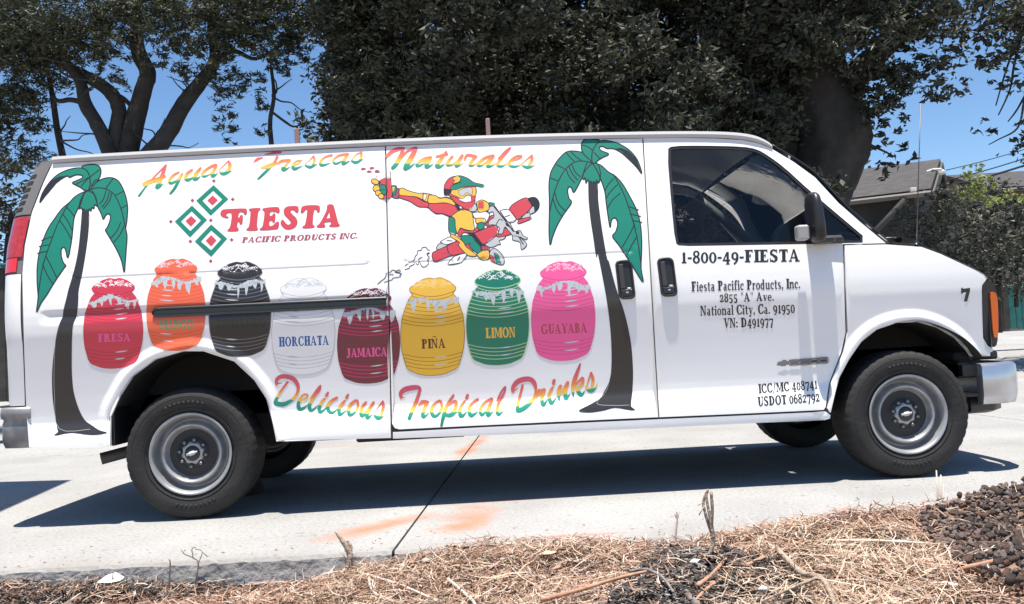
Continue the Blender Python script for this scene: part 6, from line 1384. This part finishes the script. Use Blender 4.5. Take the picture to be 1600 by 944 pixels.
for x, y, rx, rz in ((535, 30, 40, 60), (530, 110, 34, 42), (545, 180, 30, 32), (560, 215, 34, 22), (525, -60, 60, 60)): cl.append((x, y, rx, rz, Yb-.3, .8))
for x in range(1180, 1480, 50):
    for y in range(-140, 70, 48): cl.append((x+r_.uniform(-16, 16), y+r_.uniform(-14, 14), 50, 40, Yb+r_.uniform(-1.6, .6), .7))
for x, y, rx, rz in ((1345, 110, 55, 40), (1395, 120, 45, 32), (1440, 120, 45, 30), (1478, 142, 32, 16), (1375, 160, 34, 24), (1360, 185, 20, 20), (1405, 150, 30, 18), (1390, 200, 16, 16), (1376, 178, 22, 18)): cl.append((x, y, rx, rz, Yb-.6, .5))
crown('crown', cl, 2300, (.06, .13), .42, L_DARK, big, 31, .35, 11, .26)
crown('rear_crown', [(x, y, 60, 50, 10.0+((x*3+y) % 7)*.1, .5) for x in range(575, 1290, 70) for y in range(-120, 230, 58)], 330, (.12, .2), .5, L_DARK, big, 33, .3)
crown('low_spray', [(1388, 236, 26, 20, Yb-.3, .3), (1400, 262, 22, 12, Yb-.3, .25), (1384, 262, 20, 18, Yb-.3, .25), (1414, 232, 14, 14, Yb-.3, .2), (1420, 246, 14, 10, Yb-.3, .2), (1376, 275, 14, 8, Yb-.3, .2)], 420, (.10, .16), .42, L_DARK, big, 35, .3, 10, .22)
crown('painted_sun_spray', [(1320, 58, 20, 10, Yb-1.9, .25), (1385, 62, 24, 12, Yb-1.9, .25), (1160, 152, 16, 10, Yb-1.9, .25)], 900, (.08, .15), .2, L_MID, big, 36, .1, 10, .2)  # lighter leaf colour than the crown stands in for sun on these sprays
# evergreen at the left end of the mass
ev = thing('leafy_tree', 'grey green leafy tree filling the gap left of the huge dark tree', 'tree', (-.2, 8.6, .3))
limb(ev, [(640, 420), (640, 250), (625, 120), (600, 0)], 8.6, [40, 36, 28, 16], M_BARKD, 'trunk')
crown('crown', [(600, 40, 70, 60, 7.0, .7), (560, 120, 52, 46, 6.8, .6), (620, 130, 60, 46, 6.6, .6), (545, 60, 42, 46, 7, .6), (560, 185, 40, 30, 6.8, .5), (620, 190, 50, 36, 6.8, .6), (680, 90, 56, 60, 6.8, .7), (640, -40, 110, 60, 7, .9), (540, 10, 36, 40, 7, .5), (700, 180, 50, 40, 7, .6), (524, 140, 18, 22, 6.8, .3)], 2100, (.05, .11), .30, L_MID, ev, 41, .3, 12, .24)
# multi-stemmed feathery tree on the left
Yl = 8.0
lt = thing('feathery_tree', 'multi-stemmed feathery tree spreading over the rear of the van', 'tree', tuple(at_y(182, 400, Yl)*np.array([1, 1, 0])+np.array([0, 0, .2])))
limb(lt, [(190, 520), (190, 400), (190, 320), (188, 272)], Yl, [92, 84, 80, 76], M_BARKD, 'trunk', 14)
limb(lt, [(184, 285), (178, 245), (181, 210), (186, 172), (170, 142), (128, 116), (94, 98), (60, 76)], Yl, [28, 26, 25, 23, 21, 18, 15, 10], M_BARKD)
limb(lt, [(180, 280), (172, 240), (152, 195), (133, 162), (127, 132), (112, 108), (90, 80)], Yl-.1, [26, 24, 22, 20, 17, 14, 10], M_BARKD)
limb(lt, [(196, 285), (200, 245), (212, 185), (224, 140), (231, 114), (217, 82), (213, 40), (220, -30)], Yl, [36, 32, 30, 27, 25, 23, 18, 12], M_BARKD)
limb(lt, [(215, 262), (240, 236), (262, 208), (288, 162), (314, 128), (335, 95), (332, 40), (340, -20)], Yl-.2, [34, 30, 28, 25, 22, 18, 14, 8], M_BARKD)
limb(lt, [(100, 255), (90, 205), (84, 165), (76, 120), (60, 70)], Yl+.4, [11, 10, 9, 7, 5], M_BARKD)
limb(lt, [(128, 160), (110, 156), (92, 158), (80, 150)], Yl, [9, 8, 7, 5], M_BARKD)
limb(lt, [(205, 165), (190, 152), (170, 142)], Yl, [7, 7, 6], M_BARKD); limb(lt, [(262, 206), (280, 165), (288, 140)], Yl-.3, [6, 5, 4], M_BARKD)
limb(lt, [(332, 95), (365, 80), (400, 92), (440, 70)], Yl-.3, [9, 8, 6, 4], M_BARKD); limb(lt, [(424, 108), (428, 150), (422, 190), (425, 235)], Yl-.3, [5, 6, 7, 8], M_BARKD); limb(lt, [(425, 175), (445, 190), (460, 198), (480, 190)], Yl-.3, [4, 4, 3, 2], M_BARKD)
for i in range(26):
    rr = random.Random(100+i); x0, y0 = rr.choice([(95, 220), (84, 170), (125, 150), (245, 230), (300, 150), (280, 170), (60, 90), (110, 120), (330, 120), (425, 150), (160, 215)])
    pts = [(x0, y0)]; a = rr.uniform(-2.8, .6)
    for k in range(4): a += rr.uniform(-.6, .6); pts.append((pts[-1][0]+math.cos(a)*rr.uniform(10, 22), pts[-1][1]+math.sin(a)*rr.uniform(8, 18)+2))
    limb(lt, pts, Yl+rr.uniform(-.6, .4), [3.4, 2.8, 2.2, 1.6, 1.0], M_BARKD, 'twig', 5)
cl = [(45, 90, 60, 60, Yl, .9), (15, 170, 36, 46, Yl+.3, .8), (10, 40, 70, 70, Yl, .9), (90, 30, 70, 60, Yl-.4, .8), (165, 20, 60, 46, Yl-.4, .8), (225, 10, 56, 50, Yl-.5, .8), (300, 20, 56, 46, Yl-.5, .8), (370, 10, 60, 50, Yl-.4, .8), (440, 10, 60, 44, Yl-.2, .8), (480, 40, 28, 30, Yl, .5), (465, 75, 26, 22, Yl, .4),
      (180, 70, 34, 24, Yl-.6, .5), (168, 105, 22, 26, Yl-.6, .35), (190, 130, 14, 16, Yl-.6, .3), (260, 60, 40, 26, Yl-.6, .5), (300, 88, 34, 24, Yl-.6, .45), (285, 118, 22, 16, Yl-.6, .35), (350, 60, 44, 30, Yl-.6, .5), (400, 50, 46, 30, Yl-.5, .5), (345, 110, 30, 24, Yl-.6, .4), (350, 150, 24, 20, Yl-.6, .35), (352, 190, 24, 18, Yl-.6, .35), (385, 130, 30, 22, Yl-.5, .4), (430, 90, 40, 26, Yl-.4, .45), (450, 60, 40, 26, Yl-.4, .45), (410, 165, 20, 14, Yl-.5, .3), (470, 195, 24, 10, Yl-.5, .25), (415, 205, 22, 10, Yl-.5, .25), (500, 208, 10, 6, Yl-.5, .2), (362, 218, 14, 8, Yl-.5, .2), (40, 150, 40, 24, Yl, .5), (20, 245, 34, 34, Yl+.2, .6), (60, 200, 20, 22, Yl+.2, .4), (70, 240, 22, 14, Yl+.2, .3), (130, 70, 34, 26, Yl-.3, .5), (240, 100, 16, 18, Yl-.6, .3)]
crown('crown', cl, 4300, (.06, .13), .22, L_FERN, lt, 51, .25, 18, .22)
# dark bush and far foliage at the left border
db = thing('dense_bush', 'dense dark bush behind the tail lamp at the left border', 'bush', (-4.6, 6.4, .1))
limb(db, [(10, 520), (12, 400), (18, 330)], 6.4, [16, 12, 8], M_BARKD, 'stem')
crown('foliage', [(18, 300, 40, 30, 6.4, .5), (5, 360, 24, 40, 6.4, .5), (30, 345, 24, 20, 6.4, .4), (-20, 330, 50, 70, 6.6, .7), (30, 262, 34, 22, 6.4, .4), (-10, 430, 40, 60, 6.6, .6), (0, 520, 40, 50, 6.6, .6)], 700, (.07, .13), .4, L_DARK, db, 61, .25)
# right border tree hanging into the sky
rt = thing('hanging_tree', 'broadleaf tree hanging its twigs into the sky at the right border', 'tree', (14.0, 8.2, .3))
limb(rt, [(1760, 620), (1740, 300), (1690, 60), (1640, -80)], 8.2, [70, 60, 46, 24], M_BARKD, 'trunk')
limb(rt, [(1720, 150), (1650, 60), (1570, 20)], 7.9, [22, 16, 7], M_BARKD); limb(rt, [(1600, 40), (1585, 100), (1578, 140), (1560, 180)], 7.6, [6, 4, 3, 2], M_BARKD, 'twig', 6); limb(rt, [(1590, 60), (1572, 110), (1556, 165)], 7.5, [5, 3, 2], M_BARKD, 'twig', 6); limb(rt, [(1610, 100), (1600, 160), (1590, 200), (1560, 218), (1545, 226)], 7.5, [5, 4, 3, 2, 1.5], M_BARKD, 'twig', 6); limb(rt, [(1612, 130), (1590, 170), (1575, 190)], 7.5, [4, 3, 2], M_BARKD, 'twig', 6)
cl = [(1500, 10, 50, 40, 7.6, .6), (1555, 20, 60, 50, 7.6, .7), (1610, 30, 60, 70, 7.6, .8), (1530, 70, 44, 30, 7.5, .5), (1575, 90, 36, 30, 7.5, .5), (1595, 130, 24, 26, 7.5, .4), (1540, 105, 30, 16, 7.5, .4), (1480, 60, 34, 24, 7.6, .4), (1558, 128, 12, 12, 7.5, .25), (1598, 205, 22, 28, 7.5, .35), (1582, 235, 20, 12, 7.5, .3), (1535, 195, 16, 10, 7.5, .25), (1552, 205, 14, 9, 7.5, .2), (1610, 240, 22, 20, 7.5, .3)]
crown('crown', cl, 620, (.09, .17), .40, L_DARK, rt, 71, .35, 12, .26)
# shrubs by the house
hd = thing('hedge_bush', 'wide dull grey green bush in front of the house at the right', 'bush', (9.4, 7.6, .2))
limb(hd, [(1500, 520), (1500, 420), (1490, 380)], 7.6, [14, 10, 6], M_BARKD, 'stem'); limb(hd, [(1560, 520), (1560, 440), (1570, 380)], 7.6, [12, 9, 6], M_BARKD, 'stem')
crown('foliage', [(1432, 362, 34, 34, 7.6, .5), (1480, 350, 46, 42, 7.6, .6), (1540, 370, 56, 50, 7.6, .7), (1600, 375, 50, 50, 7.8, .7), (1450, 420, 40, 46, 7.5, .5), (1520, 430, 56, 50, 7.5, .6), (1590, 430, 50, 40, 7.5, .6), (1500, 310, 36, 28, 7.7, .5), (1560, 330, 40, 30, 7.7, .5), (1410, 352, 18, 16, 7.5, .3), (1400, 420, 30, 50, 7.6, .5), (1660, 380, 60, 70, 7.8, .7), (1408, 385, 26, 30, 7.5, .4), (1425, 335, 22, 20, 7.6, .4), (1465, 318, 30, 24, 7.6, .4), (1530, 330, 40, 26, 7.6, .4), (1595, 335, 30, 24, 7.6, .4), (1440, 390, 40, 36, 7.5, .4), (1490, 400, 50, 40, 7.4, .5), (1560, 400, 50, 40, 7.4, .5), (1490, 295, 26, 18, 7.7, .35), (1545, 300, 34, 22, 7.7, .4), (1595, 308, 26, 22, 7.7, .35), (1455, 305, 18, 12, 7.7, .3)], 2000, (.05, .095), .42, L_HEDGE, hd, 81, .2, 22, .24)
lm = thing('lime_shrub', 'taller shrub with fresh yellow green tips above the dull bush', 'shrub', (9.0, 7.0, .2))
limb(lm, [(1525, 500), (1524, 380), (1520, 290)], 7.8, [8, 6, 3], M_BARKD, 'stem')
crown('foliage', [(1518, 275, 18, 18, 6.9, .3), (1530, 300, 26, 20, 6.9, .35), (1548, 312, 22, 16, 6.9, .3), (1500, 305, 18, 14, 6.9, .3), (1512, 262, 10, 10, 6.9, .2), (1540, 290, 14, 16, 6.9, .25), (1524, 285, 16, 22, 6.9, .3)], 2600, (.05, .09), .38, L_LIME, lm, 83, .1, 12, .2)
lm2 = thing('lime_shrub', 'small yellow green shrub tip at the right border', 'shrub', (9.6, 7.0, .2))
limb(lm2, [(1588, 480), (1588, 380), (1586, 310)], 7.8, [7, 5, 3], M_BARKD, 'stem')
crown('foliage', [(1586, 302, 16, 14, 6.9, .3), (1594, 316, 18, 12, 6.9, .3), (1576, 312, 10, 8, 6.9, .2)], 2400, (.05, .09), .38, L_LIME, lm2, 85, .1, 12, .2)
ft = thing('distant_tree', 'pale distant tree top above the house roof', 'tree', (12.5, 30, .6))
limb(ft, [(1335, 420), (1335, 320), (1336, 275)], 30, [10, 8, 5], M_BARKD, 'trunk')
crown('crown', [(1338, 268, 14, 14, 30, .8), (1322, 275, 14, 10, 30, .8), (1352, 272, 12, 9, 30, .8), (1335, 290, 26, 16, 30, .9)], 60, (.2, .36), .5, L_MID, ft, 87, .2, 4, .5)
# hedge row closing the view under the big crown
hr = thing('tall_hedge', 'tall dark hedge in the shade behind the van', 'hedge', (3.2, 10.5, .4))
limb(hr, [(800, 480), (800, 380), (800, 300)], 10.5, [10, 8, 5], M_BARKD, 'stem')
crown('foliage', [(x, y, 60, 50, 10.5+((x*7+y) % 5)*.12, .6) for x in range(300, 1290, 74) for y in (200, 270, 340, 410, 480) if not (x < 520 and y < 300)], 330, (.10, .18), .45, L_DARK, hr, 91, .3)

# ------------------------------------------------------------------ houses, lamp, wires, fence, canopy
M_WALL = mat('grey_stucco', (.050, .048, .046), .9, noise=((.075, .072, .07), 3, 6), bump=.4, bscale=40)
M_SHING = bpy.data.materials.new('roof_shingles'); M_SHING.use_nodes = True
n, l = M_SHING.node_tree.nodes, M_SHING.node_tree.links; b = n['Principled BSDF']; b.inputs['Roughness'].default_value = .9
tc = n.new('ShaderNodeTexCoord'); br = n.new('ShaderNodeTexBrick'); br.inputs['Scale'].default_value = 3.2; br.inputs['Color1'].default_value = (.052, .048, .047, 1); br.inputs['Color2'].default_value = (.085, .079, .077, 1); br.inputs['Mortar'].default_value = (.045, .042, .04, 1); br.inputs['Mortar Size'].default_value = .015
uvn = n.new('ShaderNodeUVMap'); uvn.uv_map = 'UVMap'; l.new(uvn.outputs['UV'], br.inputs['Vector']); l.new(br.outputs['Color'], b.inputs['Base Color'])
def slab3(mb, q, th, mi=0):
    q = [Vector(p) for p in q]; nn = (q[1]-q[0]).cross(q[2]-q[0]).normalized()
    if nn.z < 0: nn = -nn
    mb.add([p for p in q]+[p-nn*th for p in q], [[0, 1, 2, 3], [7, 6, 5, 4]]+[[i, i+4, (i+1) % 4+4, (i+1) % 4] for i in range(4)], mi); return mb
def roof_obj(q, par, name='roof'):
    o = slab3(MB(), q, .10).build(name, M_SHING, par); me = o.data; uv = me.uv_layers.new(name='UVMap'); a = Vector(q[0]); e = (Vector(q[1])-a).normalized(); f = (Vector(q[3])-a); f = (f-e*f.dot(e)).normalized()
    for lp in me.loops: p = me.vertices[lp.vertex_index].co-a; uv.data[lp.index].uv = (p.dot(e), p.dot(f))
    return o
def house(C, d1, L1, d2, L2, ze, zr, zb, label, wl_=M_WALL):
    C = np.array(C); d1, d2 = np.array(d1), np.array(d2); h = thing('house', label, 'house', (C[0], C[1], zb))
    pt = lambda u, v, z: tuple(np.r_[C+d1*u+d2*v, z])
    MB().add([pt(0, 0, zb), pt(L1, 0, zb), pt(L1, L2, zb), pt(0, L2, zb), pt(0, 0, ze), pt(L1, 0, ze), pt(L1, L2, ze), pt(0, L2, ze), pt(0, L2/2, zr-.08), pt(L1, L2/2, zr-.08)], [[0, 1, 5, 4], [1, 2, 6, 9, 5], [2, 3, 7, 6], [3, 0, 4, 8, 7]]).build('wall', wl_, h)
    o = .35; dz = (zr-ze)/(L2/2)*o
    roof_obj([pt(-o, -o, ze-dz+.1), pt(L1+o, -o, ze-dz+.1), pt(L1+o, L2/2, zr+.1), pt(-o, L2/2, zr+.1)], h)
    roof_obj([pt(L1+o, L2+o, ze-dz+.1), pt(-o, L2+o, ze-dz+.1), pt(-o, L2/2, zr+.1), pt(L1+o, L2/2, zr+.1)], h)
    mb = MB(); slab3(mb, [pt(-o, -o-.01, ze-dz+.06), pt(L1+o, -o-.01, ze-dz+.06), pt(L1+o, -o-.05, ze-dz+.02), pt(-o, -o-.05, ze-dz+.02)], .10); mb.build('gutter', mat('gutter_grey', (.15, .145, .14), .7), h)
    mb = MB()
    for a_, b_ in (((-o-.02, -o, ze-dz+.02), (-o-.02, L2/2, zr+.02)), ((-o-.02, L2+o, ze-dz+.02), (-o-.02, L2/2, zr+.02))): 
        A, B = pt(*a_), pt(*b_); mb.add([A, B, (B[0], B[1], B[2]-.22), (A[0], A[1], A[2]-.22)]+[tuple(np.array(q)-np.r_[d1*.04, 0]) for q in (A, B, (B[0], B[1], B[2]-.22), (A[0], A[1], A[2]-.22))], [[0, 1, 2, 3], [7, 6, 5, 4], [0, 4, 5, 1], [1, 5, 6, 2], [2, 6, 7, 3], [3, 7, 4, 0]])
    mb.build('rake_board', mat('rake_grey', (.10, .098, .095), .8), h); return h, pt
C0 = at_y(1428, 300, 14.); ang = R(31)
ZE = float(at_y(1424, 300, 14.)[2]); ZR = float(at_y(1453, 258, 16.6)[2])
h1, hpt = house((C0[0], 14.), (-math.cos(ang), math.sin(ang)), 9.5, (math.sin(ang), math.cos(ang)), 6., ZE, ZR, .55, 'grey stucco house with a shingled gable roof behind the hood of the van')
f1 = MB(); A = hpt(2.2, -.012, 1.1)
for u0, u1, nm in ((2.0, 3.2, 'window'),):
    w_ = MB(); P = [hpt(u0, -.03, ZE-1.7), hpt(u1, -.03, ZE-1.7), hpt(u1, -.03, ZE-.5), hpt(u0, -.03, ZE-.5)]; Q = [tuple(np.array(p)+np.r_[np.array([math.sin(ang), math.cos(ang)])*.05, 0]) for p in P]
    w_.add(P+Q, [[0, 1, 2, 3]]+[[i, i+4, (i+1) % 4+4, (i+1) % 4] for i in range(4)]).build('window', mat('window_dark', (.03, .032, .035), .1), h1)
br_ = MB().tube([hpt(.15, -.3, ZE-.15), hpt(1.6, -.10, ZE-1.5)], .09, 6).build('eave_diagonal', mat('diagonal_dark', (.07, .066, .062), .8), h1)  # dark slanting bar below the eave
lp = at_y(1466, 268, 15.2); k = (15.2-CAM_P[1])/CAM_F
mb = MB().box((lp[0]-4*k, lp[1], lp[2]+2.5*k), (16*k, 14*k, 4*k), 0, .02).box((lp[0]+2*k, lp[1], lp[2]-2*k), (14*k, 14*k, 8*k), 0, .03).tube([(lp[0]-10*k, lp[1], lp[2]+2*k), (lp[0]-24*k, lp[1]+.9, lp[2]-2*k)], .04, 6)
flood = mb.build('eave_lamp', mat('lamp_white', (.66, .65, .60), .5), h1)
mb = MB().box(tuple(at_y(1427, 296.5, 13.5)), (10*.0128, .06, 6*.0128), 0, .01).build('gutter_end', mat('lamp_white', (.66, .65, .60), .5), h1)
C1 = at_y(1545, 292, 24.); h2, _ = house((C1[0]+8.6, 24.), (-1, .06), 8., (.06, 1), 6., float(C1[2]), float(at_y(1560, 271, 27)[2]), .6, 'low brown roofed house far behind the bush at the right border', mat('tan_stucco', (.20, .17, .15), .9))
for i, (a, b_, r_w, lab) in enumerate((((1478, 266), (1680, 206), .010, 'thinnest overhead wire, uppermost of the three'), ((1472, 284), (1680, 219), .014, 'middle overhead wire running right from the house'), ((1500, 287), (1680, 229), .026, 'thickest overhead wire, lowest of the three'))):
    A, B = at_y(*a, 16.5), at_y(*b_, 17.5); Q = [tuple(A+(B-A)*t-np.array([0, 0, .25*4*t*(1-t)*.25])) for t in np.linspace(0, 1, 12)]
    tag(MB().tube(Q, r_w, 6).build('power_line', M_DARK), lab, 'power line', 'overhead wires at the right')
# board fence at the right, teal and dark
fc = thing('board_fence', 'low fence of teal and dark boards under the bush at the right border', 'fence', (10.8, 10., .4))
k = (10-CAM_P[1])/CAM_F
M_TEAL = mat('teal_board', (.012, .11, .11), .7, noise=((.02, .16, .155), 8, 4)); M_DKB = mat('dark_board', (.03, .03, .03), .85, noise=((.06, .055, .05), 8, 4))
for i, px in enumerate(range(1548, 1700, 10)):
    t = at_y(px, 446-.8*(i % 3), 10.); bt = at_y(px, 514, 10.); MB().box((t[0], 10+.006*(i % 2), (t[2]+bt[2])/2), (9.4*k, .03, t[2]-bt[2]), 0, .006).build('board', M_TEAL if px >= 1576 else M_DKB, fc)
a, b_ = at_y(1540, 462, 10.05), at_y(1700, 452, 10.05); MB().tube([tuple(a), tuple(b_)], .04, 6).build('rail', M_DKB, fc)
fl = thing('board_fence', 'strip of dark fence with a teal top rail at the left border', 'fence', (-4.4, 5.6, .05))
k = (5.6-CAM_P[1])/CAM_F
for px in range(-120, 14, 11):
    t = at_y(px, 418, 5.6); bt = at_y(px, 628, 5.6); MB().box((t[0], 5.6, (t[2]+bt[2])/2), (10.4*k, .03, t[2]-bt[2]), 0, .006).build('board', M_DKB, fl)
a, b_ = at_y(-130, 414, 5.56), at_y(14, 414, 5.56); MB().tube([tuple(a), tuple(b_)], .022, 6).build('top_rail', M_TEAL, fl)
# unseen flat canopy added beyond the left border to throw the wedge of shade on the concrete
cp = thing('canopy', 'unseen flat metal canopy on posts, added beyond the left border for its shade', 'canopy', (-3.2, 1.0, 0))
tz = math.tan(math.pi/2-SUN_EL); H = 4.3; tip = at_z(112, 750, 0); sec = at_z(0, 800, 0); lf = at_z(0, 753, 0); off_ = np.array([H*math.tan(SUN_TILT_X), -H*tz])
e1 = (sec-tip)[:2]; e2 = (lf-tip)[:2]; e1 /= np.linalg.norm(e1); e2 /= np.linalg.norm(e2); t0 = tip[:2]+off_
q = [t0, t0+e2*4.5, t0+e2*4.5+e1*3.0, t0+e1*3.0]
slab3(MB(), [(p[0], p[1], H) for p in q], .08).build('canopy_roof', mat('canopy_metal', (.4, .4, .4), .5), cp)
mb = MB()
for f in (.25, .9):
    for g_ in (.1, .9): p = t0+e2*4.5*f*1.0+e1*3.0*g_; p = p+e2*.6; MB().box((p[0], p[1], H/2-.08), (.09, .09, H), 0, .01).build('post', M_GREYPL, cp)
